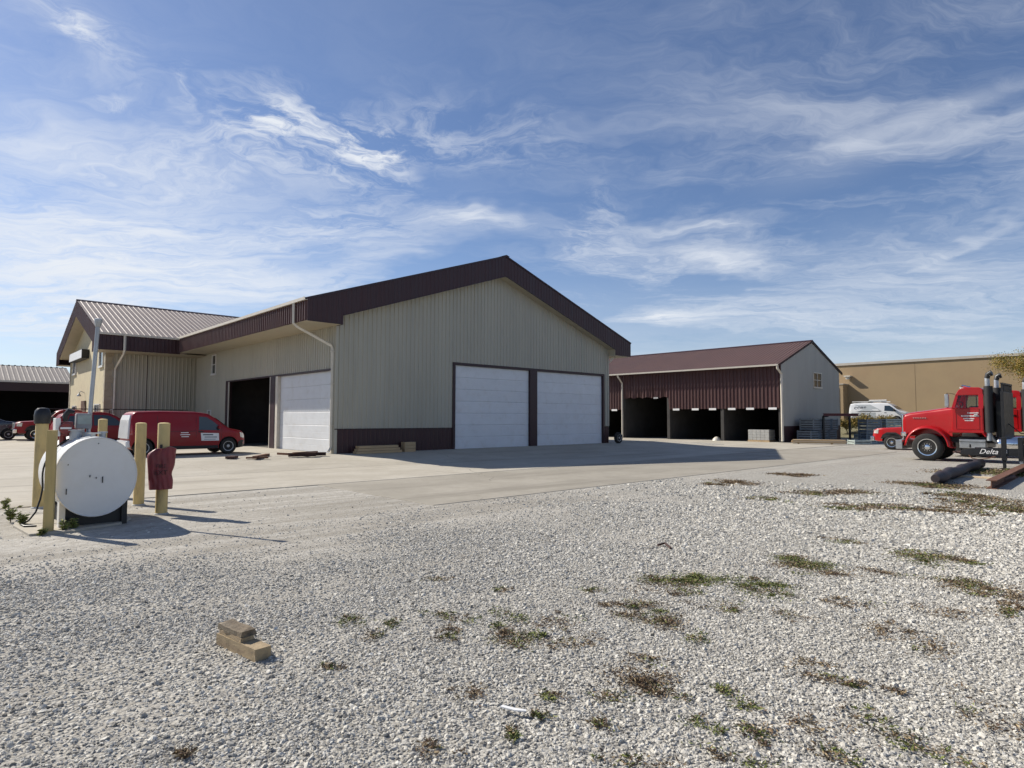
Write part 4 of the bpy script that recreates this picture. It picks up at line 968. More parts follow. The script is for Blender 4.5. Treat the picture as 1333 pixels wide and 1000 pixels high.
for sg in (-1, 1):
    panel('side_window', van, M['glass_car'], [(.40, 1.02), (.42, 1.57), (.70, 1.55), (.98, 1.36), (1.26, 1.10), (1.22, 1.0)], sd, sg)
    panel('door_seam', van, M['plastic'], [(.28, .36), (.30, 1.58), (.312, 1.58), (.292, .36)], sd, sg, .003)
    panel('door_seam', van, M['plastic'], [(1.27, .36), (1.29, 1.06), (1.302, 1.06), (1.282, .36)], sd, sg, .003)
    panel('door_seam', van, M['plastic'], [(-1.15, .95), (.27, .97), (.27, .982), (-1.15, .962)], sd, sg, .003)
    panel('door_seam', van, M['plastic'], [(-1.12, .45), (-1.12, 1.60), (-1.108, 1.60), (-1.108, .45)], sd, sg, .003)
    panel('sill_trim', van, M['plastic'], [(-1.15, .26), (-1.15, .38), (1.16, .38), (1.16, .26)], sd, sg, .012)
    panel('door_handle', van, M['plastic'], [(.38, .93), (.38, .97), (.56, .97), (.56, .93)], sd, sg, .03)
    panel('sign_panel', van, M['white_sign'], [(.50, .58), (.47, .90), (1.17, .88), (1.19, .57)], sd, sg, .006)
    panel('sign_print', van, M['dark_lettering'], [(.55, .80), (.55, .85), (.95, .845), (.95, .795)], sd, sg, .009)
    panel('sign_print', van, M['skin_gray'], [(.62, .70), (.62, .75), (1.10, .745), (1.10, .695)], sd, sg, .009)
    panel('sign_print', van, M['skin_gray'], [(.60, .62), (.60, .65), (1.05, .645), (1.05, .615)], sd, sg, .009)
    for (xa, xb, z_) in ((-.28, .0, .90), (-.30, .06, .82), (-.26, .02, .74)): panel('lettering', van, M['lettering'], [(xa, z_), (xa, z_ + .03), (xb, z_ + .03), (xb, z_)], sd, sg, .005)
    m_ = MB(); m_.box(1.12, 1.22, sg * .93, sg * 1.14, 1.06, 1.20); m_.build('mirror', M['red_van'], van, bevel=.03)
    panel('headlamp', van, M['lamp_glass'], vp_([(2.18, .70), (2.10, .92), (2.36, .86), (2.47, .74), (2.44, .66)]), sd, sg, .012)
    panel('tail_lamp', van, M['tail_glass'], vp_([(-2.20, .85), (-2.18, 1.25), (-2.11, 1.25), (-2.10, .85)]), sd, sg, .012)
    panel('front_bumper', van, M['plastic'], vp_([(2.02, .26), (2.02, .50), (2.2, .58), (2.57, .56), (2.57, .42), (2.4, .28)]), sd, sg, .016)
    wheel(van, 1.585, sg * .84, .335, .22, sg); wheel(van, -1.585, sg * .84, .335, .22, sg)
m_ = MB(); m_.add([(1.12, -.66, 1.525), (1.12, .66, 1.525), (1.60, .80, 1.13), (1.60, -.80, 1.13)], [(0, 1, 2, 3)]); m_.build('windscreen', M['glass_car'], van, recalc=False)
m_ = MB(); m_.box(2.30, 2.41, -.55, .55, .30, .56); m_.build('bumper_core', M['plastic'], van, bevel=.04)
m_ = MB(); rz_ = [(-2.115, .70, .80), (-2.105, .98, .80), (-2.07, 1.42, .74), (-2.015, 1.62, .66)]
m_.add([(x_, y_, z_) for x_, z_, w_ in rz_ for y_ in (-w_, w_)] + [(x_ + .07, y_, z_) for x_, z_, w_ in rz_ for y_ in (-w_, w_)], [(2 * k, 2 * k + 1, 2 * k + 3, 2 * k + 2) for k in range(3)] + [(2 * k, 2 * k + 2, 8 + 2 * k + 2, 8 + 2 * k) for k in range(3)] + [(2 * k + 1, 8 + 2 * k + 1, 8 + 2 * k + 3, 2 * k + 3) for k in range(3)] + [(6, 7, 15, 14), (0, 8, 9, 1)]); m_.build('rear_reflection', M['white_car'], van)  # white panel: bright reflection on the red rear put into the paint
m_ = MB(); m_.box(-2.17, -2.0, -.84, .84, .36, .62); m_.build('rear_bumper', M['white_car'], van, bevel=.05)

# ---- other cars at the left
def suv(loc, heading, paint, label, cat, L=4.7, H=1.78, name='parked_suv', rack=False):
    e = empty(name, loc, heading, label, cat)
    h = L / 2; s = H / 1.78
    zt = interp([(-h, .75), (-h + .05, 1.05), (-h + .35, 1.62 * s), (-h + .7, 1.74 * s), (0, 1.78 * s), (.45, 1.70 * s), (.8, 1.5 * s), (1.2, 1.16 * s), (1.45, 1.08 * s), (h - .3, .98 * s), (h - .08, .82), (h, .6)])
    zb = interp([(-h, .5), (-h + .3, .32), (h - .3, .30), (h, .42)]); hw = interp([(-h, .75), (-h + .3, .92), (0, .96), (h - .7, .93), (h - .2, .76), (h, .55)])
    wb = L * .3
    sd = loft('body', e, paint, -h, h, zt, zb, hw, 1.0 * s, .26, .1, [(-wb, .37, .43, .68, 1.3), (wb, .37, .43, .68, 1.3)], nst=36)
    for sg in (-1, 1):
        panel('side_window', e, M['glass'], [(-h + .55, 1.08 * s), (-h + .70, 1.55 * s), (-.45, 1.62 * s), (-.42, 1.05 * s)], sd, sg)
        panel('side_window', e, M['glass'], [(-.36, 1.05 * s), (-.38, 1.62 * s), (.30, 1.60 * s), (.62, 1.45 * s), (1.0, 1.12 * s), (.95, 1.05 * s)], sd, sg)
        panel('headlamp', e, M['lamp_glass'], [(h - .45, .72), (h - .5, .9 * s), (h - .16, .84), (h - .10, .72)], sd, sg, .012)
        wheel(e, wb, sg * .82, .37, .23, sg); wheel(e, -wb, sg * .82, .37, .23, sg)
        m_ = MB(); m_.box(.85, .97, sg * .92, sg * 1.12, 1.08 * s, 1.24 * s); m_.build('mirror', paint, e, bevel=.03)
    m_ = MB(); m_.add([(.86, -.62, 1.47 * s), (.86, .62, 1.47 * s), (1.24, .78, 1.155 * s), (1.24, -.78, 1.155 * s)], [(0, 1, 2, 3)]); o = m_.build('windscreen', M['glass'], e, recalc=False)
    if rack:
        for sg in (-1, 1): MB().tube([(-h - .5, sg * .55, H + .16), (h - .2, sg * .55, H + .16), (h + 2.3, sg * .5, H + .15)], .022, 6).build('rack_rail', M['black'], e)
        for xx in (-h + .6, -.4, .6):
            MB().tube([(xx, -.55, H + .13), (xx, .55, H + .13)], .02, 6).build('rack_bar', M['black'], e)
            for sg in (-1, 1): MB().tube([(xx, sg * .55, H - .1), (xx, sg * .55, H + .15)], .02, 6).build('rack_leg', M['black'], e)
    return e


suv(WP(-5.75, 16.7, .216), TH, M['red_van'], 'dark red car with black ladder rack behind the tank', 'car', L=4.3, H=1.82, name='parked_car', rack=True)
suv(WP(-10.4, 29.9, .216), TH, M['navy'], 'navy blue vehicle at the far left edge', 'car', L=5.4, H=2.05)


def pickup(loc, heading, paint, label, name='pickup_truck'):
    e = empty(name, loc, heading, label, 'pickup')
    zt = interp([(-2.95, .8), (-2.92, 1.2), (-1.1, 1.22), (-1.06, 1.5), (-.95, 1.92), (-.6, 2.02), (.3, 2.02), (.62, 1.90), (1.12, 1.36), (1.3, 1.30), (2.5, 1.22), (2.72, 1.12), (2.80, .8)])
    zb = interp([(-2.95, .62), (-2.5, .48), (2.5, .46), (2.8, .55)]); hw = interp([(-2.95, .90), (-2.8, .97), (0, 1.0), (2.2, .98), (2.6, .88), (2.8, .72)])
    sd = loft('body', e, paint, -2.95, 2.8, zt, zb, hw, 1.24, .22, .08, [(-1.75, .42, .50, .7, 1.3), (1.75, .42, .50, .7, 1.3)], low_z=.7, nst=60)
    for sg in (-1, 1):
        panel('side_window', e, M['glass'], [(-.88, 1.32), (-.82, 1.80), (-.22, 1.84), (-.22, 1.32)], sd, sg)
        panel('side_window', e, M['glass'], [(-.14, 1.32), (-.14, 1.84), (.42, 1.82), (.62, 1.66), (.84, 1.36), (.8, 1.32)], sd, sg)
        panel('headlamp', e, M['lamp_glass'], [(2.45, .92), (2.42, 1.16), (2.66, 1.10), (2.72, .94)], sd, sg, .012)
        panel('fender_flare', e, M['plastic'], [(1.18, .62), (1.30, .86), (1.52, 1.0), (1.98, 1.0), (2.2, .86), (2.32, .62), (2.24, .62), (2.14, .82), (1.95, .93), (1.55, .93), (1.36, .82), (1.26, .62)], sd, sg, .02)
        wheel(e, 1.75, sg * .86, .42, .26, sg, 'truck', M['chrome']); wheel(e, -1.75, sg * .86, .42, .26, sg, 'truck', M['chrome'])
        m_ = MB(); m_.box(.80, .92, sg * 1.0, sg * 1.24, 1.30, 1.58); m_.build('mirror', M['black'], e, bevel=.03)
    m_ = MB(); m_.box(2.68, 2.90, -.86, .86, .50, .76); m_.build('front_bumper', M['chrome'], e, bevel=.04)
    m_ = MB(); m_.box(2.72, 2.83, -.52, .52, .80, 1.14); m_.build('grille', M['dull_chrome'], e, bevel=.03)
    m_ = MB(); m_.box(-3.08, -2.9, -.9, .9, .52, .72); m_.build('rear_bumper', M['chrome'], e, bevel=.04)
    m_ = MB(); m_.add([(.66, -.72, 1.885), (.66, .72, 1.885), (1.08, .88, 1.425), (1.08, -.88, 1.425)], [(0, 1, 2, 3)]); m_.build('windscreen', M['glass'], e, recalc=False)
    return e


pickup(WP(-5.4, 27.0, .216) + UX * -0.5, TH + math.pi, M['red_van'], 'dark red pickup facing left behind the yellow posts')
pickup(Vector((21.8, 35.76, 0)) - VX * 1.75 + UX * 1.05, TH + math.pi / 2, M['red_truck'], 'red pickup with chrome wheels half hidden behind the semi hood')

# ---- white van on the higher lot
wv = empty('service_van', WP(62.4, -2.75, 1.35), TH - math.pi / 2, 'white service van with roof rack parked by the tan store', 'van')
zt = interp([(-2.9, 1.0), (-2.86, 1.6), (-2.75, 2.05), (-2.4, 2.14), (.6, 2.16), (1.0, 2.08), (1.35, 1.86), (1.85, 1.42), (2.05, 1.30), (2.6, 1.12), (2.8, .95), (2.86, .7)])
zb = interp([(-2.9, .5), (-2.6, .38), (2.6, .36), (2.86, .48)]); hw = interp([(-2.9, .9), (-2.7, .98), (0, 1.02), (2.0, .98), (2.6, .82), (2.86, .6)])
sd = loft('body', wv, M['white_car'], -2.9, 2.86, zt, zb, hw, 1.25, .14, .12, [(-1.7, .36, .43, .72, 1.35), (1.75, .36, .43, .72, 1.35)])
for sg in (-1, 1):
    panel('side_window', wv, M['glass'], [(.62, 1.30), (.64, 1.86), (1.12, 1.84), (1.45, 1.60), (1.74, 1.28), (1.68, 1.22)], sd, sg)
    panel('graphic', wv, M['grey_graphic'], [(-2.75, 1.24), (-2.72, 1.98), (-.75, 1.98), (.1, 1.50), (.3, 1.28)], sd, sg, .004)
    panel('graphic', wv, M['grey_graphic'], [(-2.6, .55), (-2.6, 1.10), (-.2, 1.12), (-.2, .55)], sd, sg, .004)
    panel('graphic_stripe', wv, M['plastic'], [(-2.78, 1.14), (-2.78, 1.22), (.38, 1.30), (.2, 1.22)], sd, sg, .008)
    panel('sill_trim', wv, M['plastic'], [(-1.2, .38), (-1.2, .52), (1.25, .52), (1.25, .38)], sd, sg, .012)
    panel('door_handle', wv, M['plastic'], [(.62, 1.08), (.62, 1.13), (.82, 1.13), (.82, 1.08)], sd, sg, .02)
    m_ = MB(); m_.box(1.5, 1.62, sg * 1.0, sg * 1.22, 1.25, 1.52); m_.build('mirror', M['plastic'], wv, bevel=.03)
    panel('headlamp', wv, M['lamp_glass'], [(2.3, .86), (2.25, 1.12), (2.55, 1.04), (2.68, .86)], sd, sg, .012)
    wheel(wv, 1.75, sg * .88, .35, .23, sg); wheel(wv, -1.7, sg * .88, .35, .23, sg)
text_mesh('van_lettering', 'CORE', .42, M['dark_lettering'], wv, Matrix.Translation((-1.75, -(sd(-1.75, 1.6) + .012), 1.6)) @ Matrix.Rotation(math.pi / 2, 4, 'X'), spacing=1.15, bold=.012)
m_ = MB(); m_.add([(1.42, -.78, 1.82), (1.42, .78, 1.82), (1.84, .88, 1.45), (1.84, -.88, 1.45)], [(0, 1, 2, 3)]); m_.build('windscreen', M['glass'], wv, recalc=False)
for yy in (-.7, .7): MB().box(-2.6, .75, yy - .05, yy + .05, 2.26, 2.34).build('rack_rail', M['white_paint'], wv)
m_ = MB(); m_.tube([(-.9, -.72, 2.41), (.8, -.72, 2.41)], .08, 10); m_.build('rack_tube', M['white_paint'], wv, smooth=True)
for xx in (-2.2, -1.0, .3): MB().box(xx, xx + .06, -.75, .75, 2.2, 2.27).build('rack_bar', M['plastic'], wv)

# ---- red conventional semi tractor (x forward, y to the driver's side)
def semi(loc, heading, label, letters=True):
    e = empty('semi_truck', loc, heading, label, 'truck')
    P_ = M['red_truck']
    zt = interp([(-.85, 2.26), (0, 2.13), (.7, 2.03), (.95, 1.96), (1.02, 1.80)]); zb = lambda x: 1.02
    hw = interp([(-.85, .86), (-.2, .76), (.6, .66), (.95, .62), (1.02, .58)])
    sd = loft('hood', e, P_, -.85, 1.02, zt, zb, hw, 3, 0, .12, tuck=0, nst=22, crown=.05)
    # grille shell and bars
    m_ = MB(); m_.box(1.0, 1.09, -.56, .56, .86, 1.98); gr = m_.build('grille_shell', M['chrome'], e, bevel=.04)
    for k in range(12): MB().box(1.09, 1.10, -.46 + k * .078, -.43 + k * .078, .95, 1.88).build('grille_bar', M['black'], gr)
    m_ = MB(); m_.box(.92, 1.18, -1.15, 1.15, .46, .86); m_.build('front_bumper', M['dull_chrome'], e, bevel=.03)
    # fenders
    for sg in (-1, 1):
        m_ = MB(); pr = []
        for k in range(19):
            pr.append((.84 * math.cos(R(12 + k * 9.2)) + .02, .60 + .86 * math.sin(R(12 + k * 9.2))))
        pr = [(.90, .62)] + pr + [(-.92, .58)]
        ys_ = [.62, .90, 1.06, 1.13, 1.14]; dz_ = [.02, .03, .0, -.05, -.10]
        vs_ = []; fs2 = []
        for (px, pz) in pr:
            L_ = math.hypot(px, pz - .6) or 1; nx_, nz_ = px / L_, (pz - .6) / L_
            for y_, d_ in zip(ys_, dz_): vs_.append((px + nx_ * d_, sg * y_, pz + nz_ * d_))
        nn = len(ys_)
        for i in range(len(pr) - 1):
            for k in range(nn - 1): fs2.append((i * nn + k, i * nn + k + 1, (i + 1) * nn + k + 1, (i + 1) * nn + k))
        m_.add(vs_, fs2); o = m_.build('fender', P_, e, smooth=True, angle=70)
        sm = o.modifiers.new('t', 'SOLIDIFY'); sm.thickness = .02; sm.offset = -1
        m_ = MB(); m_.box(.80, 1.0, sg * .66, sg * 1.0, 1.02, 1.20); hl = m_.build('headlamp', M['chrome'], e, bevel=.03); MB().box(1.0, 1.012, sg * .70, sg * .96, 1.04, 1.18).build('lens', M['lamp_glass'], hl)
    # cab: pillars and panels so that the windows are real openings
    def cy(z): return 1.0 - .09 * max(0, z - 2.2)
    x0, x1 = -1.95, -.86
    m_ = MB(); m_.box(x0, x1, -1.0, 1.0, 1.26, 2.24); cab = m_.build('cab', P_, e, bevel=.05)
    rf = MB()
    rp = [(x0, 2.74), (x0, 2.98), (x0 + .12, 3.06), (-1.35, 3.08), (-1.12, 2.98), (-1.02, 2.80), (-1.04, 2.74)]
    rf.prism(rp, -.93, .93, lambda a, b, d: (a, d, b)); rf.build('cab_roof', P_, e, bevel=.05)
    for sg in (-1, 1):
        for (xa, xb, xc, xd) in ((x0, x0 + .16, x0, x0 + .16), (-.98, -.87, -1.12, -1.02)):
            m_ = MB(); m_.add([(xa, sg * .99, 2.2), (xb, sg * .99, 2.2), (xb, sg * .90, 2.2), (xa, sg * .90, 2.2), (xc, sg * .935, 2.78), (xd, sg * .935, 2.78), (xd, sg * .85, 2.78), (xc, sg * .85, 2.78)],
                             [(0, 1, 5, 4), (1, 2, 6, 5), (2, 3, 7, 6), (3, 0, 4, 7), (0, 3, 2, 1), (4, 5, 6, 7)]); m_.build('pillar', P_, e)
        m_ = MB(); m_.add([(x0 + .15, sg * .965, 2.22), (-.98, sg * .965, 2.22), (-1.10, sg * .915, 2.76), (x0 + .15, sg * .915, 2.76)], [(0, 1, 2, 3)]); m_.build('side_window', M['glass_clear'], e, recalc=False)
        MB().box(-1.40, -1.375, sg * .93, sg * .965, 2.22, 2.76).build('vent_bar', M['black'], e)
        m_ = MB(); dp = [(-1.02, 1.36), (-1.02, 2.2), (-1.80, 2.2), (-1.80, 1.36)]
        for k in range(4):
            a, b = dp[k], dp[(k + 1) % 4]; m_.tube([(a[0], sg * 1.004, a[1]), (b[0], sg * 1.004, b[1])], .010, 5)
        dd = m_.build('door_edge', M['red_van'] if sg < 0 else P_, e); MB().box(-1.76, -1.64, sg * 1.0, sg * 1.04, 1.92, 1.97).build('handle', M['chrome'], dd)
        m_ = MB(); m_.box(-.84, -.70, sg * 1.12, sg * 1.28, 2.26, 2.80); mo = m_.build('mirror', M['dull_chrome'], e, bevel=.03)
        MB().tube([(-1.0, sg * .95, 2.80), (-.78, sg * 1.2, 2.85), (-.78, sg * 1.2, 2.24), (-1.0, sg * .98, 2.2)], .014, 6).build('bracket', M['black'], mo)
        wheel(e, 0, sg * .98, .575, .40, sg, 'truck', M['chrome'])
        MB().box(-1.96, -.75, sg * .98, sg * 1.06, 1.20, 1.30).build('sill', P_, e, bevel=.02)
        st = MB().box(-2.0, -1.12, sg * .70, sg * 1.10, .58, .94).build('step_box', M['dull_chrome'], e, bevel=.02); MB().box(-1.98, -1.14, sg * .9, sg * 1.13, .83, .85).build('tread', M['black'], st)
        m_ = MB(); m_.tube([(-2.10, sg * .93, .9), (-2.10, sg * .93, 3.28), (-2.10, sg * .93, 3.45), (-2.14, sg * .94, 3.56), (-2.26, sg * .95, 3.62)], [.085, .085, .085, .09, .105], 14); so = m_.build('exhaust_stack', M['galv'], e, smooth=True)
        m_ = MB(); m_.cyl((-2.2, sg * .947, 3.60), (-2.27, sg * .952, 3.625), .11); m_.build('tip', M['black'], so)
        MB().tube([(-2.10, sg * .93, 3.42), (-2.14, sg * .94, 3.57), (-2.25, sg * .95, 3.625)], [.092, .098, .112], 14).build('elbow_soot', M['black'], so, smooth=True)
        m_ = MB(); pr2 = [(.15 * math.cos(R(a)), .15 * math.sin(R(a))) for a in range(-60, 245, 25)]
        m_.prism(pr2, 1.22, 3.10, lambda a, b, d: (-2.12 + a, sg * (.91 + b), d)); m_.build('heat_shield', M['plastic'], so, smooth=True, angle=50)
        MB().tube([(-2.1, sg * .93, 1.25), (-2.2, sg * .85, .95), (-2.42, sg * .6, .75)], .07, 10).build('exhaust_elbow', M['galv'], so, smooth=True)
        m_ = MB(); m_.lathe([(.05, 0), (.27, .02), (.29, .06), (.29, .74), (.27, .78), (.05, .80)], (1, 0, 0), (-3.15, sg * .80, .78), 24); m_.build('fuel_tank', M['chrome'], e, smooth=True)
        MB().box(-7.0, .6, sg * .38, sg * .46, .78, 1.02).build('frame_rail', M['black'], e)
        for xx in (-5.2, -6.5): wheel(e, xx, sg * .88, .52, .56, sg, 'truck', M['chrome'])
        m_ = MB(); m_.box(-7.2, -4.5, sg * .62, sg * 1.14, 1.10, 1.13); m_.build('mud_guard', M['dull_chrome'], e)
    MB().box(-1.93, -.9, -.9, .9, 1.3, 1.36).build('cab_floor', M['black'], e)
    MB().box(-1.75, -1.42, .28, .72, 1.4, 2.30).build('seat', M['black'], e, bevel=.06)
    m_ = MB(); m_.tube([(-1.12 + .03 * math.sin(k), .5 + .21 * math.cos(k * 2 * math.pi / 12), 2.32 + .16 * math.sin(k * 2 * math.pi / 12)) for k in range(13)], .016, 6); m_.build('steering_wheel', M['black'], e)
    m_ = MB(); m_.add([(-.87, -.92, 2.24), (-.87, .92, 2.24), (-1.04, .86, 2.76), (-1.04, -.86, 2.76)], [(0, 1, 2, 3)]); m_.build('windscreen', M['glass_clear'], e, recalc=False)
    MB().box(x0 - .01, x0 + .05, -.9, .9, 2.2, 2.30).build('rear_cab_panel', P_, e)
    # headache rack behind the cab
    hr = MB().box(-2.62, -2.52, -1.05, 1.05, 1.02, 2.86).build('headache_rack', M['black'], e, bevel=.01)
    for k in range(9): MB().box(-2.60, -2.54, -1.02 + k * .25, -.97 + k * .25, 2.86, 3.16).build('rack_bar', M['black'], hr)
    MB().box(-2.61, -2.53, -1.05, 1.05, 3.16, 3.22).build('rack_rail', M['black'], hr)
    MB().box(-2.5, -2.3, -.6, .6, 1.0, 2.5).build('battery_box', M['black'], e)
    for k in range(5): m_ = MB(); m_.cyl((-1.18, -.7 + k * .35, 3.04), (-1.13, -.7 + k * .35, 3.10), .045, .02, 8); m_.build('marker_light', M['lamp_glass'], e)
    MB().tube([(-1.45, .45, 3.08), (-1.15, .45, 3.16)], .05, 8).build('air_horn', M['chrome'], e)
    if letters:
        # signwriter's lines on the driver's door, too small to read in the picture
        for (xa, xb, z_, hh) in ((-1.42, -1.78, 2.02, .05), (-1.20, -1.78, 1.90, .065), (-1.28, -1.64, 1.79, .05), (-1.32, -1.60, 1.71, .045)):
            x_ = xa
            while x_ > xb:
                ww = random.uniform(.02, .045); MB().box(x_ - ww, x_, 1.002, 1.008, z_ - hh / 2, z_ + hh / 2 * random.uniform(.5, 1)).build('door_lettering', M['lettering'], e); x_ -= ww + .012
        for k in range(6): MB().box(.55 - k * .09, .60 - k * .09, .66 + .0, .70 + .012 * k, 1.80, 1.822).build('hood_emblem', M['chrome'], e)
    MB().tube([(-2.6, .2, 1.6), (-3.0, .2, 1.2), (-3.6, .1, 1.15)], .02, 6).build('air_hose', M['black'], e)
    MB().lathe([(.5, 0), (.52, .05), (.4, .1)], (0, 0, 1), (-5.6, 0, 1.05), 20).build('fifth_wheel', M['black'], e)
    return e


semi(Vector((17.61, 26.4, 0)) + UX * 1.15, TH + math.pi / 2, 'bright red semi tractor with chrome stack facing left')
semi(Vector((17.61, 26.4, 0)) + UX * 5.6 - VX * 0.6, TH + math.pi / 2, 'second red semi tractor mostly hidden behind the bright red one', False)

# ---- equipment trailer
tl_ = empty('equipment_trailer', (17.5, 22.19, 0), TH + math.pi / 2, 'black equipment trailer with Delta lettering on its tongue', 'trailer')
# local x = forward (v), y>0 towards the camera side
m_ = MB(); m_.prism([(1.25, .48), (1.25, .60), (.95, .70), (-.6, .73), (-.6, .46), (.95, .44)], -.06, .03, lambda a, b, d: (a, d, b)); tg = m_.build('tongue', M['black'], tl_, bevel=.008)
text_mesh('tongue_lettering', 'Delta', .25, M['lettering'], tg, Matrix.Translation((.42, .034, .59)) @ Matrix.Rotation(math.pi, 4, 'Z') @ Matrix.Rotation(math.pi / 2, 4, 'X'), shear=.4, bold=.001)
MB().box(-.12, -.06, .03, .036, .55, .68).build('reflector', M['lettering'], tg)
m_ = MB(); m_.tube([(1.2, -.02, .54), (1.38, -.02, .54)], .05, 10); m_.lathe([(.03, -.03), (.07, -.03), (.07, .03), (.03, .03)], (0, 0, 1), (1.42, -.02, .54), 14); m_.build('coupler', M['rust_dark'], tl_)
MB().tube([(1.0, .02, .45), (.9, .05, .34), (.7, .04, .30), (.4, .03, .36), (.2, .02, .44)], .016, 6).build('safety_chain', M['rust'], tl_)
MB().tube([(.95, .0, .72), (.95, .0, .84)], .03, 8).build('latch', M['black'], tl_)
for k, xx in enumerate((-.03, -.50)):
    j_ = MB().box(xx - .07, xx + .07, -.10, .06, .30, 1.12).build('jack_leg', M['black'], tl_, bevel=.008); MB().box(xx - .045, xx + .045, -.07, .03, .02, .30).build('inner_tube', M['dull_chrome'] if k else M['black'], j_); MB().box(xx - .12, xx + .12, -.15, .11, 0, .025).build('foot', M['black'], j_)
m_ = MB(); m_.box(-.62, -.5, -2.0, .05, .72, .86); m_.build('cross_member', M['black'], tl_)
MB().box(.2, 1.0, -1.1, -1.02, .5, .7).build('tongue_brace', M['black'], tl_)
m_ = MB(); m_.box(-6.2, -.6, -2.05, .10, .74, .98); fr2 = m_.build('deck_frame', M['black'], tl_, bevel=.01)
for k in range(11): MB().box(-6.15, -.62, -1.98 + k * .185, -1.805 + k * .185, .982, 1.02).build('deck_plank', M['lumber_weathered'], fr2)
for xx in (-3.4, -4.4):
    wheel(tl_, xx, .02, .38, .24, 1); wheel(tl_, xx, -1.95, .38, .24, -1)

# ---------------------------------------------------------------- steel and timber lying about
def bar(name, mat, p0, p1, w, h, label, cat, group=None, shape='box'):
    p0, p1 = Vector(p0), Vector(p1); d = p1 - p0; L = d.length; rz = math.atan2(d.y, d.x)
    m_ = MB()
    if shape == 'box': m_.box(0, L, -w / 2, w / 2, 0, h)
    elif shape == 'pipe': m_.lathe([(w / 2 * .8, .0), (w / 2, .0), (w / 2, L), (w / 2 * .8, L)], (1, 0, 0), (0, 0, w / 2), 14)
    elif shape == 'angle': m_.prism([(-w / 2, 0), (w / 2, 0), (w / 2, .012), (-w / 2 + .012, .012), (-w / 2 + .012, h), (-w / 2, h)], 0, L, lambda a, b, d_: (d_, a, b))
    elif shape == 'ibeam': m_.prism([(-w / 2, 0), (w / 2, 0), (w / 2, .02), (.01, .02), (.01, h - .02), (w / 2, h - .02), (w / 2, h), (-w / 2, h), (-w / 2, h - .02), (-.01, h - .02), (-.01, .02), (-w / 2, .02)], 0, L, lambda a, b, d_: (d_, a, b))
    o = m_.build(name, mat, None, bevel=.004 if shape == 'box' else 0, smooth=shape == 'pipe'); o.location = p0; o.rotation_euler = (0, -math.asin(d.z / L), rz)
    return tag(o, label, cat, group)


gA = 'rusty steel pieces on the concrete before the open door'
sz = .216
bar('steel_bar', M['rust'], WP(-3.75, -1.05, sz), WP(-2.7, .35, sz), .16, .10, 'rusty box bar on the concrete pointing at the open door', 'steel bar', gA)
bar('steel_bar', M['rust'], WP(-3.95, -.75, sz), WP(-3.25, -1.1, sz), .12, .06, 'short rusty bar crossing the left scrap steel', 'steel bar', gA)
bar('steel_plate', M['rust_dark'], WP(-4.45, -.45, sz), WP(-4.15, -.1, sz), .3, .09, 'small dark steel offcut left of the scrap bars', 'steel plate', gA)
bar('steel_angle', M['rust'], WP(-2.0, 1.0, sz), WP(-1.5, -.75, sz), .15, .09, 'rusty angle iron in front of the side door', 'steel angle', gA, 'angle')
bar('steel_beam', M['rust_dark'], WP(-2.25, -.55, sz), WP(-1.3, -1.0, sz), .18, .14, 'dark rusty beam stub before the side door', 'steel beam', gA, 'ibeam')
bar('steel_beam', M['rust_dark'], WP(-1.75, -.2, sz), WP(-.75, -.75, sz), .16, .13, 'dark beam stub nearest the shop corner', 'steel beam', gA, 'ibeam')
bar('steel_bar', M['rust'], WP(-2.15, -.75, sz + .12), WP(-1.1, -.7, sz + .14), .08, .05, 'thin rusty bar lying over the dark beam stubs', 'steel bar', gA)
# lumber against the front wall
gB = 'boards stacked against the maroon base of the shop'
for i in range(2):
    for j in range(3):
        bar('lumber_board', M['lumber'], WP(.75 + .06 * j, -.30 - i * .16, .2 + .0 + j * .115), WP(3.05 - .1 * j, -.30 - i * .16, .2 + j * .115), .15, .105, ('bottom', 'middle', 'top')[j] + (' rear' if i == 0 else ' front') + ' board of the lumber stack against the maroon shop base', 'board', gB)
for j in range(3): bar('lumber_block', M['lumber'], WP(3.25, -.28, .2 + j * .15), WP(3.85, -.28, .2 + j * .15), .30, .14, ('bottom', 'middle', 'top')[j] + ' thick block of the small pile right of the long lumber', 'block', 'short blocks by the shop wall')
# shop interior: cart seen through the open door
cart = empty('hand_cart', WP(3.2, 9.2, .215), TH + .3, 'pale two wheeled cart inside the dark open bay', 'cart')
for sg in (-1, 1): wheel(cart, 0, sg * .42, .30, .14, sg, rim_mat=M['white_paint'])
MB().box(-.5, .7, -.33, .33, .30, .42).build('bed', M['galv'], cart, bevel=.02); MB().tube([(-.5, -.3, .4), (-1.0, -.3, 1.0), (-1.0, .3, 1.0), (-.5, .3, .4)], .02, 6).build('handle', M['galv'], cart); MB().cyl((0, -.42, .3), (0, .42, .3), .025).build('axle', M['galv'], cart)
cab_ = empty('tool_cabinet', WP(3.9, 11.3, .215), TH, 'tall pale tool cabinet standing deep inside the open bay', 'cabinet')
MB().box(-.4, .4, -.25, .25, 0, 1.85).build('carcass', M['galv'], cab_, bevel=.02)
for k in range(5): MB().box(-.42, -.4, -.22, .22, .1 + k * .35, .4 + k * .35).build('drawer', M['white_paint'], cab_)
tt = empty('wheel_rest', WP(18.75, -.55, .2), TH, 'tyre leaning at the right front corner of the shop', 'tyre'); wheel(tt, .25, .0, .34, .2, -1)
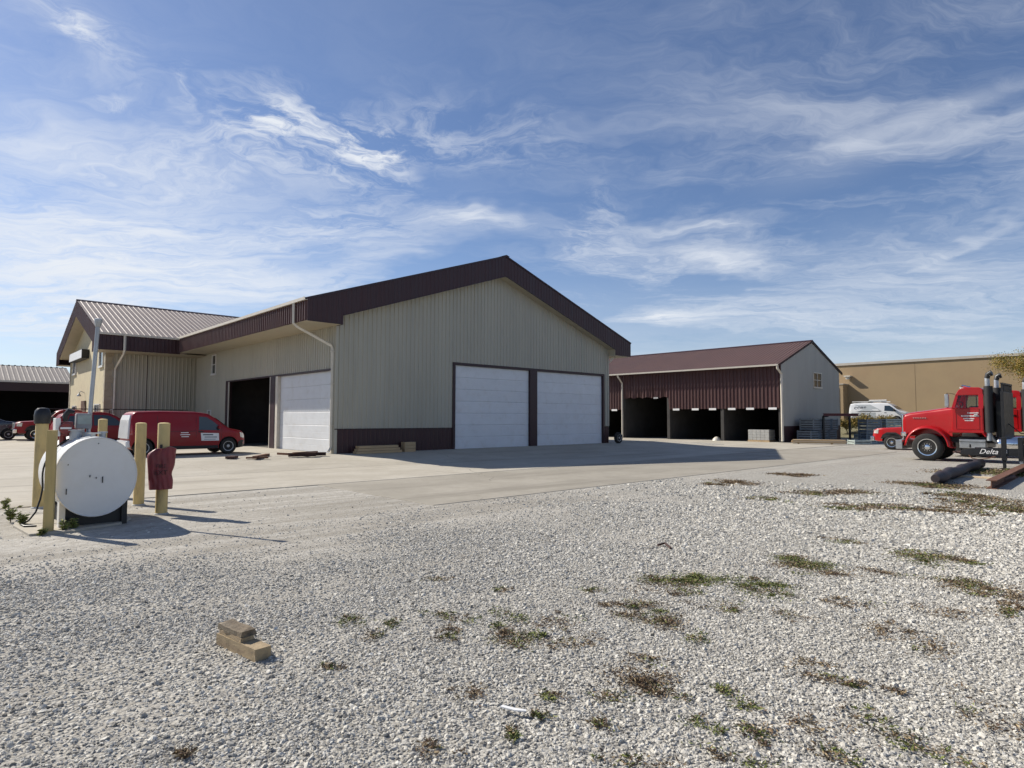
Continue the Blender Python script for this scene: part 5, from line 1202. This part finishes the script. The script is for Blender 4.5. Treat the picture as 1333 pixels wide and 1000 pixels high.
# lumber in front of the shed gable
A_ = Vector((19.6, 43.75, 0)); B_ = Vector((22.75, 42.35, 0)); dr_ = (B_ - A_).normalized(); nr_ = Vector((-dr_.y, dr_.x, 0))
gC = 'long boards stacked below the shed gable'
for k in (0.5, 2.6): bar('bolster', M['lumber'], A_ + dr_ * k - nr_ * .05, A_ + dr_ * k + nr_ * .9, .1, .09, 'bolster under the left end of the long boards' if k < 1 else 'bolster under the right end of the long boards', 'timber')
for i in range(3):
    for j in range(3): bar('long_board', M['lumber_pale'] if (i + j) % 2 else M['lumber'], A_ + nr_ * (i * .29) + dr_ * (.05 * j + random.uniform(0, .1)) + Vector((0, 0, .095 + j * .075)), B_ + nr_ * (i * .29) + dr_ * random.uniform(-.1, .1) + Vector((0, 0, .095 + j * .075)), .27, .068, ('bottom', 'middle', 'top')[j] + (' front', ' centre', ' rear')[i] + ' long board of the low stack below the shed gable', 'board', gC)


def crate(loc, rz, w, d, h, rows, mat, label, group):
    e = empty('slatted_crate', loc, rz, label, 'crate', group)
    sh = h / rows
    for k in range(rows):
        z0 = k * sh + sh * .18
        for yy in (-d / 2, d / 2 - .03): MB().box(-w / 2, w / 2, yy, yy + .03, z0, z0 + sh * .68).build('slat', mat, e)
        for xx in (-w / 2 + .001, w / 2 - .031): MB().box(xx, xx + .03, -d / 2 + .031, d / 2 - .031, z0 + .004, z0 + sh * .66).build('slat', mat, e)
    for xx in (-w / 2 - .02, w / 2 - .06):
        for yy in (-d / 2 - .02, d / 2 - .06): MB().box(xx, xx + .08, yy, yy + .08, 0, h).build('corner_post', mat, e)
    MB().box(-w / 2 + .05, w / 2 - .05, -d / 2 + .05, d / 2 - .05, .03, h - .06).build('load', M['black'], e)
    return e


def at(px, py, z=0.0):
    """a point of the ground seen at that place in the photograph"""
    x = (px - 666.5) / 807.2; y = (py - 500) / 807.2; c_, s_ = math.cos(.0552), math.sin(.0552)
    d = Vector((x, c_ + y * s_, s_ - y * c_)); t = (z - 1.75) / d.z
    return Vector((d.x * t, d.y * t, z))


gD = 'dark slatted crates stacked by the shed gable'
q0 = Vector((20.02, 46.03, 0))
for i, (a, b, w, h, z, lb) in enumerate(((2.2, -1.0, 1.55, .9, 0, 'lower left dark crate under the grey shed gable'), (3.95, -1.0, 1.6, .9, 0, 'lower middle dark crate under the grey shed gable'), (5.7, -1.0, 1.5, .9, 0, 'lower right dark crate under the grey shed gable'), (2.7, -1.0, 1.5, .88, .91, 'upper left dark crate below the shed gable'), (4.6, -1.0, 1.6, .88, .91, 'upper middle dark crate below the shed gable'), (6.2, -1.0, 1.2, .88, .91, 'upper right dark crate below the shed gable'))):
    crate(q0 + UX * a + VX * b + Vector((0, 0, z)), TH, w, 1.0, h, 5, M['crate'], lb, gD)
crate(at(1041.5, 572.6), TH - .75, 1.05, .9, .72, 4, M['crate_pale'], 'pale crate standing alone before the dark crate stack', gD)
gE = 'pale slatted pallets right of the lumber'
pb = at(1133, 575.4)
for k in range(7): crate(pb + Vector((0, 0, k * .25)), TH - .75 + .02 * k, 1.12, 1.0, .245, 2, M['crate'], ['bottom', 'second', 'third', 'middle', 'fifth', 'sixth', 'top'][k] + ' grey pallet box of the tall stack left of the red pickup', gE)
pb2 = at(1160, 575.0)
for k in range(7): crate(pb2 + Vector((0, 0, k * .255)), TH - .75, 1.2, 1.0, .25, 2, M['crate_pale'], ['bottom', 'second', 'third', 'middle', 'fifth', 'sixth', 'top'][k] + ' pale pallet box of the stack behind the red pickup hood', gE)
crate(at(1119, 577.3), TH - .75, 1.15, .9, .32, 2, M['crate_pale'], 'pale green pallet box lying lowest in front of the stacks', gE)
crate(at(1127, 574.9) + Vector((0, 0, .325)), TH - .75, 1.2, .9, .32, 2, M['crate_pale'], 'pale green pallet box on top of the front one', gE)
crate(at(1133, 576.6), TH - .75, .5, .8, .32, 2, M['crate_pale'], 'small green box beside the front pallet box', gE)
# steel storage rack
rk = empty('storage_rack', at(1107, 575.0), TH - .75, 'maroon steel cantilever rack beam on a dark post', 'rack')
m_ = MB(); m_.prism([(-1.0, 0), (1.0, 0), (1.0, .05), (.1, .05), (.1, .15), (1.0, .15), (1.0, .2), (-1.0, .2), (-1.0, .15), (-.1, .15), (-.1, .05), (-1.0, .05)], -1.95, .65, lambda a, b, d: (d, a * .12, 1.98 + b)); m_.build('beam', M['red_steel'], rk)
MB().box(-.06, .06, -.06, .06, 0, 1.98).build('post', M['black'], rk); MB().box(-.25, .25, -.35, .35, 0, .05).build('base_plate', M['black'], rk); MB().box(-1.75, -1.63, .5, .62, 0, 1.98).build('post', M['black'], rk); MB().box(-1.75, -1.63, -.1, .62, 1.90, 1.98).build('arm', M['black'], rk)

# roll and rusty beam at the right
a_, b_ = Vector((10.95, 16.35, 0)), Vector((16.7, 22.3, 0))
a_ = at(1218, 630); b_ = at(1277, 607.5)
m_ = MB(); path = []; rs = []
for k in range(15):
    t = k / 14; p = a_.lerp(b_, t); path.append((p.x + .05 * math.sin(k * 1.3), p.y, .17 + .012 * math.sin(k * 2.1))); rs.append(.155 + .02 * math.sin(k * 1.9) - .05 * (1 if k in (0,) else 0))
m_.tube(path, rs, 14); o = m_.build('tarp_roll', M['tarp'], None, smooth=True); tag(o, 'long black rolled tarp lying on the gravel before the trailer', 'roll')
bar('rusty_beam', M['rust'], at(1291, 635), at(1336, 611), .22, .22, 'rusty steel beam on the gravel at the right edge', 'steel beam', None, 'ibeam')
bar('rusty_pipe', M['rust_dark'], at(1305, 626), at(1319, 622), .14, .14, 'short dark pipe stub under the rusty beam', 'pipe', None, 'pipe')
bar('plank', M['lumber_pale'], at(1219, 617.5), at(1296, 622), .16, .05, 'pale plank passing under the black tarp roll', 'board')
MB().tube([at(1238, 613) + Vector((0, 0, .03)), at(1240, 611) + Vector((0, 0, .25)), at(1245, 610) + Vector((0, 0, .33)), at(1251, 612) + Vector((0, 0, .2))], .008, 6)
# small litter
st_ = MB(); st_.tube([at(857, 712) + Vector((0, 0, .03)), at(866, 711) + Vector((0, 0, .045)), at(874, 715) + Vector((0, 0, .02))], .016, 6); tag(st_.build('dead_stick', M['rust_dark'], None), 'dark crooked stick lying on the open gravel', 'stick')
pl_ = MB(); pl_.prism([(0, 0), (.10, .01), (.16, .04), (.15, .055), (.08, .035), (.0, .025)], .035, .042, lambda a, b, d: (a, b, d)); o = pl_.build('plastic_scrap', M['white_sign'], None); o.location = at(652, 929); o.rotation_euler.z = -.6; tag(o, 'white plastic scrap among the foreground stones', 'litter')

# ---------------------------------------------------------------- weeds (nobody could count them)
def leaf_mat(name, rough=.7):
    m = bpy.data.materials.new(name); m.use_nodes = True; h = NG(m.node_tree); b = m.node_tree.nodes['Principled BSDF']
    at_ = h.new('ShaderNodeAttribute'); at_.attribute_name = 'tint'
    h.put(b.inputs['Base Color'], at_.outputs['Color']); b.inputs['Roughness'].default_value = rough; b.inputs['Specular IOR Level'].default_value = .25
    try:
        b.inputs['Transmission Weight'].default_value = 0.0
    except Exception: pass
    return m


M['leaf'] = leaf_mat('leaves')


def leaf_object(name, pos, dirs, lens, wids, cols, parent=None, mat=None):
    """many small pointed leaves: one quad-ish blade of 2 triangles + tip each"""
    n = len(pos); pos = np.asarray(pos); dirs = np.asarray(dirs); dirs = dirs / np.linalg.norm(dirs, axis=1, keepdims=True)
    r_ = rng.normal(size=(n, 3)); sd_ = np.cross(dirs, r_); sd_ /= np.linalg.norm(sd_, axis=1, keepdims=True) + 1e-9
    L = np.asarray(lens)[:, None]; Wd = np.asarray(wids)[:, None]
    nm = np.cross(dirs, sd_)
    v0 = pos; v1 = pos + dirs * L * .5 + sd_ * Wd + nm * L * .08; v2 = pos + dirs * L; v3 = pos + dirs * L * .5 - sd_ * Wd + nm * L * .08
    vv = np.stack([v0, v1, v2, v3], 1).reshape(-1, 3)
    me = bpy.data.meshes.new(name); me.vertices.add(n * 4); me.vertices.foreach_set('co', vv.astype(np.float32).ravel())
    me.loops.add(n * 4); me.polygons.add(n)
    me.loops.foreach_set('vertex_index', np.arange(n * 4, dtype=np.int32)); me.polygons.foreach_set('loop_start', np.arange(0, n * 4, 4, dtype=np.int32))
    me.update(calc_edges=True)
    at_ = me.attributes.new('tint', 'FLOAT_COLOR', 'POINT'); cc = np.ones((n * 4, 4), np.float32); cc[:, :3] = np.repeat(np.asarray(cols), 4, 0); at_.data.foreach_set('color', cc.ravel())
    return link(name, me, mat or M['leaf'], parent)


GREEN = np.array([(.105, .125, .032), (.14, .15, .045), (.075, .095, .028)]); BROWN = np.array([(.12, .080, .048), (.17, .125, .072), (.085, .056, .040), (.22, .17, .10)])
patches = [  # photo place, half size in pixels, share of green, density
    (905, 755, 42, 7, .85, 1.3), (960, 758, 40, 8, .75, 1.0), (1000, 771, 25, 4, .6, .8), (1043, 732, 40, 7, .55, 1.1), (1080, 745, 30, 5, .3, .6), (880, 765, 40, 8, .2, .5),
    (835, 790, 30, 6, .85, 1.1), (868, 808, 32, 8, .45, 1.1), (815, 800, 22, 5, .3, .6), (945, 795, 26, 5, .7, .6), (905, 832, 14, 5, .8, .7), (890, 770, 14, 5, .8, .7),
    (672, 818, 26, 13, .5, 1.2), (668, 838, 24, 8, .15, .6), (728, 812, 24, 7, .15, .5), (742, 838, 26, 10, .12, .5), (835, 888, 34, 17, .22, 1.3), (868, 906, 22, 8, .35, 1.0), (800, 905, 26, 8, .5, .6), (840, 860, 18, 6, .1, .7),
    (457, 811, 16, 5, .9, 1.0), (512, 813, 9, 4, .8, .8), (568, 803, 16, 4, .8, .7), (600, 808, 16, 4, .85, .7), (590, 822, 12, 5, .1, .5), (580, 832, 10, 4, .6, .5), (720, 908, 12, 8, .8, 1.0), (705, 936, 10, 6, .6, .7),
    (667, 962, 8, 8, .8, .9), (566, 980, 18, 8, .1, .9), (970, 918, 18, 6, .85, 1.0), (982, 958, 30, 10, .75, 1.1), (918, 945, 16, 8, .75, .8), (940, 900, 10, 6, .7, .7), (1110, 890, 42, 7, .5, 1.1), (1085, 985, 30, 10, .6, 1.0),
    (1060, 868, 30, 8, .1, .4), (1160, 820, 30, 10, .1, .4), (1210, 845, 22, 8, .2, .5), (1222, 728, 34, 6, .6, .9), (1190, 720, 20, 4, .5, .6), (1300, 770, 36, 10, .3, .9), (1310, 790, 26, 8, .1, .8), (1260, 758, 30, 5, .5, .6), (1100, 785, 26, 6, .1, .5),
    (960, 990, 40, 9, .3, .9), (810, 990, 40, 8, .4, .7), (1190, 965, 34, 12, .4, .8), (1300, 930, 30, 16, .1, .5), (1040, 940, 20, 10, .15, .6), (620, 905, 18, 8, .1, .4), (650, 770, 10, 3, .2, .6), (570, 755, 14, 3, .1, .5),
    (1290, 655, 44, 6, .35, .45), (1320, 664, 40, 4, .35, .5), (1230, 664, 46, 3, .3, .5), (1200, 630, 34, 2.5, .2, .8), (1250, 645, 30, 3, .3, .8), (1150, 660, 40, 2.5, .35, .8), (1110, 640, 30, 2, .2, .6), (1070, 642, 26, 2, .3, .6), (960, 628, 22, 2, .0, .8), (1030, 618, 24, 1.5, .1, .7), (925, 630, 14, 1.5, .3, .6), (1310, 614, 26, 3, .6, 1.0), (1250, 612, 20, 2, .5, .6), (1120, 662, 26, 2.5, .4, .6), (1000, 650, 20, 2, .3, .5),
    (1100, 705, 22, 3, .4, .5), (1150, 745, 26, 4, .3, .5), (1240, 800, 26, 7, .1, .4), (770, 770, 12, 3, .6, .5), (1020, 800, 22, 5, .3, .4), (490, 830, 12, 4, .3, .4), (780, 945, 16, 7, .3, .5), (1130, 930, 26, 9, .3, .5), (1250, 990, 30, 10, .4, .6), (430, 870, 10, 4, .2, .3), (245, 985, 10, 5, .1, .3),
]
Pp, Dd, Ll, Ww, Cc = [], [], [], [], []; PATCH = []
for (px, py, hx, hy, gr_, den) in patches:
    c0 = at(px, py); ex = (at(px + hx, py) - c0).length; e0 = at(px, py - hy); e1 = at(px, py + hy); ey = (e0 - e1).length / 2
    fwd = Vector((c0.x, c0.y, 0)).normalized(); rt = Vector((fwd.y, -fwd.x, 0))
    PATCH.append((c0.x, c0.y, fwd.x, fwd.y, ex, ey, min(1, den)))
    D = c0.length; sc_l = max(1.0, D / 8)
    n = int(min(9500, max(150, 7000 * den * ex * ey * math.pi / sc_l)))
    nb = max(5, int(9 + ex * ey * 16)); cl_ = rng.normal(0, .62, (nb, 2)); cr = rng.uniform(.06, .55, nb)
    k = rng.integers(0, nb, n); xy = cl_[k] + rng.normal(0, 1, (n, 2)) * cr[k][:, None]
    g_is = rng.random(nb) < gr_
    for i in range(n):
        p = c0 + rt * (xy[i, 0] * ex) + fwd * (xy[i, 1] * ey); 
        a = rng.uniform(0, 6.28); up = abs(rng.normal(.28, .28))
        Pp.append((p.x, p.y, gz(p.x, p.y) + rng.uniform(0.004, .022))); Dd.append((math.cos(a), math.sin(a), up))
        Ll.append(rng.uniform(.014, .042) * sc_l ** .8); Ww.append(rng.uniform(.003, .006) * sc_l ** .8)
        base = GREEN[rng.integers(0, 3)] if (g_is[k[i]] and rng.random() < .85) else BROWN[rng.integers(0, 4)]
        Cc.append(base * rng.uniform(.85, 1.75))
tag(leaf_object('ground_weeds', Pp, Dd, Ll, Ww, Cc), 'low green and brown weeds creeping through the gravel', 'weeds', kind='stuff')


def plant(loc, h, n, cols, label, spread=.5, group='weeds by the fuel tank'):
    e = empty('weed_plant', loc, rng.uniform(0, 6), label, 'plant', group)
    stem = MB(); P2, D2, L2, W2, C2 = [], [], [], [], []
    for s_ in range(n):
        a = rng.uniform(0, 6.28); hh = h * rng.uniform(.6, 1.05); lean = rng.uniform(.1, spread)
        pts_ = [(0, 0, 0)] + [(math.cos(a) * lean * hh * t * t, math.sin(a) * lean * hh * t * t, hh * t) for t in (.35, .7, 1.0)]
        stem.tube(pts_, [.006, .005, .004, .002], 5)
        for q in range(22):
            t = rng.uniform(.15, 1); p = (math.cos(a) * lean * hh * t * t, math.sin(a) * lean * hh * t * t, hh * t); b2 = rng.uniform(0, 6.28)
            P2.append(p); D2.append((math.cos(b2), math.sin(b2), rng.uniform(-.2, .7))); L2.append(rng.uniform(.04, .09)); W2.append(rng.uniform(.008, .018)); C2.append(cols[rng.integers(0, len(cols))] * rng.uniform(.7, 1.3))
    stem.build('stems', M['bark'], e); leaf_object('leaves', P2, D2, L2, W2, C2, e)
    return e


WC = np.vstack([GREEN * 1.2, [(.16, .15, .06)]])
for (px, py, h_, n_, lb) in ((14, 682, .38, 7, 'leafy weed at the left edge beside the tank pad'), (30, 687, .30, 8, 'low green weed left of the fuel hose'), (96, 692, .28, 6, 'upright weed in front of the tank saddle'), (84, 694, .22, 4, 'small dry weed beside the wooden post'), (140, 683, .26, 5, 'weed under the right edge of the tank'), (153, 680, .2, 4, 'small weed in the tank shadow at right'), (8, 666, .34, 5, 'dry stalky weed behind the left edge gravel'), (55, 699, .14, 4, 'tiny weed at the cracked edge of the tank pad')):
    plant(at(px, py), h_ * .72, n_, WC * 1.5, lb)


# ---------------------------------------------------------------- trees
def tree(name, loc, h, crad, cbase, nleaf, cols, label, cat='tree', trunk_r=.16, nl=9, leaf=(.06, .13), flat=.8, seed=1):
    r2 = np.random.default_rng(seed); e = empty(name, loc, 0, label, cat)
    m_ = MB(); top = h * .75
    m_.tube([(0, 0, -.3), (.05, .02, h * .2), (-.04, .05, h * .45), (.03, 0, top)], [trunk_r, trunk_r * .75, trunk_r * .5, trunk_r * .15], 10)
    tips = []
    for k in range(nl):
        a = k * 2.4 + r2.uniform(-.3, .3); z0 = h * r2.uniform(.22, .6); L = crad * r2.uniform(.65, 1.05)
        p1 = Vector((0, 0, z0)); p2 = Vector((math.cos(a) * L * .5, math.sin(a) * L * .5, z0 + L * .45)); p3 = Vector((math.cos(a) * L, math.sin(a) * L, z0 + L * r2.uniform(.5, .9)))
        m_.tube([p1, p2, p3], [trunk_r * .4, trunk_r * .22, trunk_r * .06], 6); tips += [p2, p3, p2.lerp(p3, .5)]
        for j in range(3):
            a2 = a + r2.uniform(-.9, .9); q = p2.lerp(p3, r2.uniform(0, 1)); q2 = q + Vector((math.cos(a2), math.sin(a2), r2.uniform(.1, .9))) * L * .4; m_.tube([q, q2], [trunk_r * .12, .008], 4); tips.append(q2)
    m_.build('trunk', M['bark'], e, smooth=True)
    tips += [Vector((0, 0, top)), Vector((.2, 0, h * .9)), Vector((-.3, .2, h * .82))]
    P2, D2, L2, W2, C2 = [], [], [], [], []
    for i in range(nleaf):
        t = tips[r2.integers(0, len(tips))]; cs = r2.normal(0, crad * .15, 3); p = Vector(t) + Vector((cs[0], cs[1], cs[2] * flat)); p.z = max(p.z, cbase + r2.uniform(0, .4))
        P2.append(tuple(p)); D2.append(tuple(r2.normal(0, 1, 3))); L2.append(r2.uniform(*leaf)); W2.append(L2[-1] * r2.uniform(.22, .34)); C2.append(cols[r2.integers(0, len(cols))] * r2.uniform(.75, 1.25))
    leaf_object('crown', P2, D2, L2, W2, C2, e)
    return e


AUT = np.array([(.30, .215, .035), (.25, .19, .035), (.17, .16, .035), (.32, .18, .035), (.12, .13, .03)])
tree('autumn_tree', WP(52.5, -18.4), 6.7, 2.7, 1.6, 42000, AUT, 'thin yellow autumn tree at right behind the trucks', trunk_r=.13, nl=12, seed=3)
tree('autumn_tree', WP(55, -23.5), 5.6, 2.6, 1.2, 40000, AUT, 'fuller orange autumn tree at the right picture edge', trunk_r=.13, nl=11, seed=8)
BU = np.array([(.28, .21, .05), (.20, .17, .045), (.32, .20, .055), (.12, .12, .035)])
for (a, b, h_, cr_, lb, sd_) in ((49.6, -3.6, 1.0, 1.1, 'yellowing shrub on the bank left of the steel rack post', 4), (50.2, -6.0, 1.0, 1.1, 'brownish shrub on the bank right of the steel rack post', 5)):
    tree('bank_shrub', WP(a, b), h_, cr_, .05, 3800, BU, lb, 'shrub', .05, 10, (.08, .16), .9, sd_)

# ---------------------------------------------------------------- loose stones of the gravel (stuff)
def stones():
    N0 = 2000000
    D = np.sqrt(rng.uniform(3.6 ** 2, 22.0 ** 2, N0)) ; an = rng.uniform(-.93, .93, N0)
    # area-uniform in the fan; a margin beyond the picture for a step aside
    x = D * np.sin(an); y = D * np.cos(an) - 3.0; D = np.hypot(x, y)
    du = (x - CW.x) * UX.x + (y - CW.y) * UX.y; dv = (x - CW.x) * VX.x + (y - CW.y) * VX.y; d = -dv
    keep = np.ones(N0, bool)
    def vn(xx, yy, s):   # cheap value noise
        r0 = np.random.default_rng(5).random((64, 64)); fx, fy = xx * s + 20, yy * s + 20; ix, iy = np.floor(fx).astype(int) % 63, np.floor(fy).astype(int) % 63; tx, ty = fx - np.floor(fx), fy - np.floor(fy)
        tx = tx * tx * (3 - 2 * tx); ty = ty * ty * (3 - 2 * ty)
        return (r0[ix, iy] * (1 - tx) + r0[ix + 1, iy] * tx) * (1 - ty) + (r0[ix, iy + 1] * (1 - tx) + r0[ix + 1, iy + 1] * tx) * ty
    nz_ = vn(x, y, .35) * .6 + vn(x, y, 1.1) * .4
    sm = lambda v, a, b: np.clip((v - a) / (b - a), 0, 1)
    track = (1 - sm(d + (nz_ - .5) * 5, 15.0, 19.4)) * (1 - sm(du + (nz_ - .5) * 6, -4.5, 2.0))
    rut = np.maximum(1 - sm(np.abs(d + (nz_ - .5) * 3 - 18.6), .15, .6), 1 - sm(np.abs(d + (nz_ - .5) * 3 - 20.4), .15, .6)) * (1 - sm(du, -2, 4))
    dens = (1 - .76 * track) * (1 - .55 * rut)
    dens *= np.where(d < 14.45, .10 * (du < -5.3), 1.0)
    dens *= np.where((d < 16) & (d > 14.4), .55, 1)
    dens *= np.clip(2.1 / np.clip(D / 6, .8, 4) ** 2.2, 0, 1) * sm(19.5 - D, 0, 8) * (.55 + .45 * sm(nz_, .25, .5))
    dens = np.where((du < -5.3) & (d < 9.4), 0, dens); dens = np.where(D < 2.6, dens * .6, dens)
    wd = np.zeros(N0)                                   # weeds push the stones apart
    for (wx, wy, fx, fy, ex, ey, dn) in PATCH:
        a1 = ((x - wx) * fy - (y - wy) * fx) / ex; a2 = ((x - wx) * fx + (y - wy) * fy) / ey
        wd = np.maximum(wd, dn * np.exp(-(a1 ** 2 + a2 ** 2) * .9))
    dens = dens * (1 - .75 * np.clip(wd, 0, 1))
    keep &= rng.random(N0) < dens
    # clear of the tank pad
    tx_, ty_ = x + 6.9, y - 10.1; keep &= ~((tx_ ** 2 + (ty_ - .8) ** 2) < 1.1)
    x, y, D = x[keep], y[keep], D[keep]; tr__ = track[keep]; n = len(x)
    s = np.clip(np.exp(rng.normal(math.log(.0066), .48, n)), .0035, .020) * np.clip(D / 6, 1, 2.4) * (1 - .45 * tr__)
    z = -s * .14 + rng.uniform(-.004, .006, n)
    me = bpy.data.meshes.new('gravel_stones'); me.vertices.add(n); me.vertices.foreach_set('co', np.stack([x, y, z], 1).astype(np.float32).ravel())
    def at_(nm, ty, data, key): a_ = me.attributes.new(nm, ty, 'POINT'); a_.data.foreach_set(key, np.ascontiguousarray(data).ravel())
    at_('rot', 'FLOAT_VECTOR', np.stack([rng.normal(0, .35, n), rng.normal(0, .35, n), rng.uniform(0, 6.28, n)], 1).astype(np.float32), 'vector')
    at_('scl', 'FLOAT_VECTOR', (s[:, None] * np.stack([rng.uniform(.8, 1.35, n), rng.uniform(.7, 1.0, n), rng.uniform(.42, .75, n)], 1)).astype(np.float32), 'vector')
    at_('tint', 'FLOAT', np.clip(rng.beta(1.7, 1.9, n) + (rng.random(n) < .06) * -.5, 0, 1).astype(np.float32), 'value')
    at_('pick', 'INT', rng.integers(0, 5, n).astype(np.int32), 'value')
    o = bpy.data.objects.new('gravel_stones', me); COL.objects.link(o)
    mt = bpy.data.materials.new('limestone_chips'); mt.use_nodes = True; h = NG(mt.node_tree); b = mt.node_tree.nodes['Principled BSDF']
    ta = h.new('ShaderNodeAttribute', attribute_type='INSTANCER'); ta.attribute_name = 'tint'
    rp_ = h.new('ShaderNodeValToRGB'); h.put(rp_.inputs[0], ta.outputs['Fac']); cr_ = rp_.color_ramp
    cr_.elements[0].position = 0; cr_.elements[0].color = (.20, .19, .17, 1); cr_.elements[1].position = 1; cr_.elements[1].color = (.72, .70, .64, 1)
    e_ = cr_.elements.new(.3); e_.color = (.43, .41, .365, 1); e_ = cr_.elements.new(.6); e_.color = (.54, .52, .47, 1); e_ = cr_.elements.new(.8); e_.color = (.60, .57, .50, 1)
    h.put(b.inputs['Base Color'], rp_.outputs[0]); b.inputs['Roughness'].default_value = .92; b.inputs['Specular IOR Level'].default_value = .2
    me.materials.append(mt)
    gt = bpy.data.node_groups.new('scatter_stones', 'GeometryNodeTree'); gt.interface.new_socket('Geometry', in_out='INPUT', socket_type='NodeSocketGeometry'); gt.interface.new_socket('Geometry', in_out='OUTPUT', socket_type='NodeSocketGeometry')
    nn = gt.nodes; ll = gt.links; gi = nn.new('NodeGroupInput'); go = nn.new('NodeGroupOutput'); g2i = nn.new('GeometryNodeGeometryToInstance')
    for k in range(5):
        ic = nn.new('GeometryNodeMeshIcoSphere'); ic.inputs['Radius'].default_value = 1; ic.inputs['Subdivisions'].default_value = 2
        sp_ = nn.new('GeometryNodeSetPosition'); ps = nn.new('GeometryNodeInputPosition'); no = nn.new('ShaderNodeTexNoise'); no.noise_dimensions = '4D'; no.inputs['W'].default_value = k * 7.3; no.inputs['Scale'].default_value = .9; no.inputs['Detail'].default_value = 1
        sb = nn.new('ShaderNodeVectorMath'); sb.operation = 'SUBTRACT'; sb.inputs[1].default_value = (.5, .5, .5); ml = nn.new('ShaderNodeVectorMath'); ml.operation = 'SCALE'; ml.inputs['Scale'].default_value = 2.2
        ll.new(ps.outputs[0], no.inputs['Vector']); ll.new(no.outputs['Color'], sb.inputs[0]); ll.new(sb.outputs[0], ml.inputs[0]); ll.new(ml.outputs[0], sp_.inputs['Offset']); ll.new(ic.outputs['Mesh'], sp_.inputs['Geometry'])
        sm_ = nn.new('GeometryNodeSetMaterial'); sm_.inputs['Material'].default_value = mt; ll.new(sp_.outputs[0], sm_.inputs['Geometry'])
        ss_ = nn.new('GeometryNodeSetShadeSmooth'); ss_.inputs['Shade Smooth'].default_value = False; ll.new(sm_.outputs[0], ss_.inputs['Geometry']); ll.new(ss_.outputs[0], g2i.inputs[0])
    ip = nn.new('GeometryNodeInstanceOnPoints'); ip.inputs['Pick Instance'].default_value = True
    def na(nm, ty):
        a_ = nn.new('GeometryNodeInputNamedAttribute'); a_.data_type = ty; a_.inputs['Name'].default_value = nm; return a_.outputs['Attribute']
    ll.new(gi.outputs[0], ip.inputs['Points']); ll.new(g2i.outputs[0], ip.inputs['Instance']); ll.new(na('pick', 'INT'), ip.inputs['Instance Index'])
    er = nn.new('FunctionNodeEulerToRotation'); ll.new(na('rot', 'FLOAT_VECTOR'), er.inputs[0]); ll.new(er.outputs[0], ip.inputs['Rotation']); ll.new(na('scl', 'FLOAT_VECTOR'), ip.inputs['Scale'])
    ll.new(ip.outputs[0], go.inputs[0])
    md = o.modifiers.new('scatter', 'NODES'); md.node_group = gt
    tag(o, 'loose pale limestone chips covering the yard', 'gravel', kind='stuff')


stones()
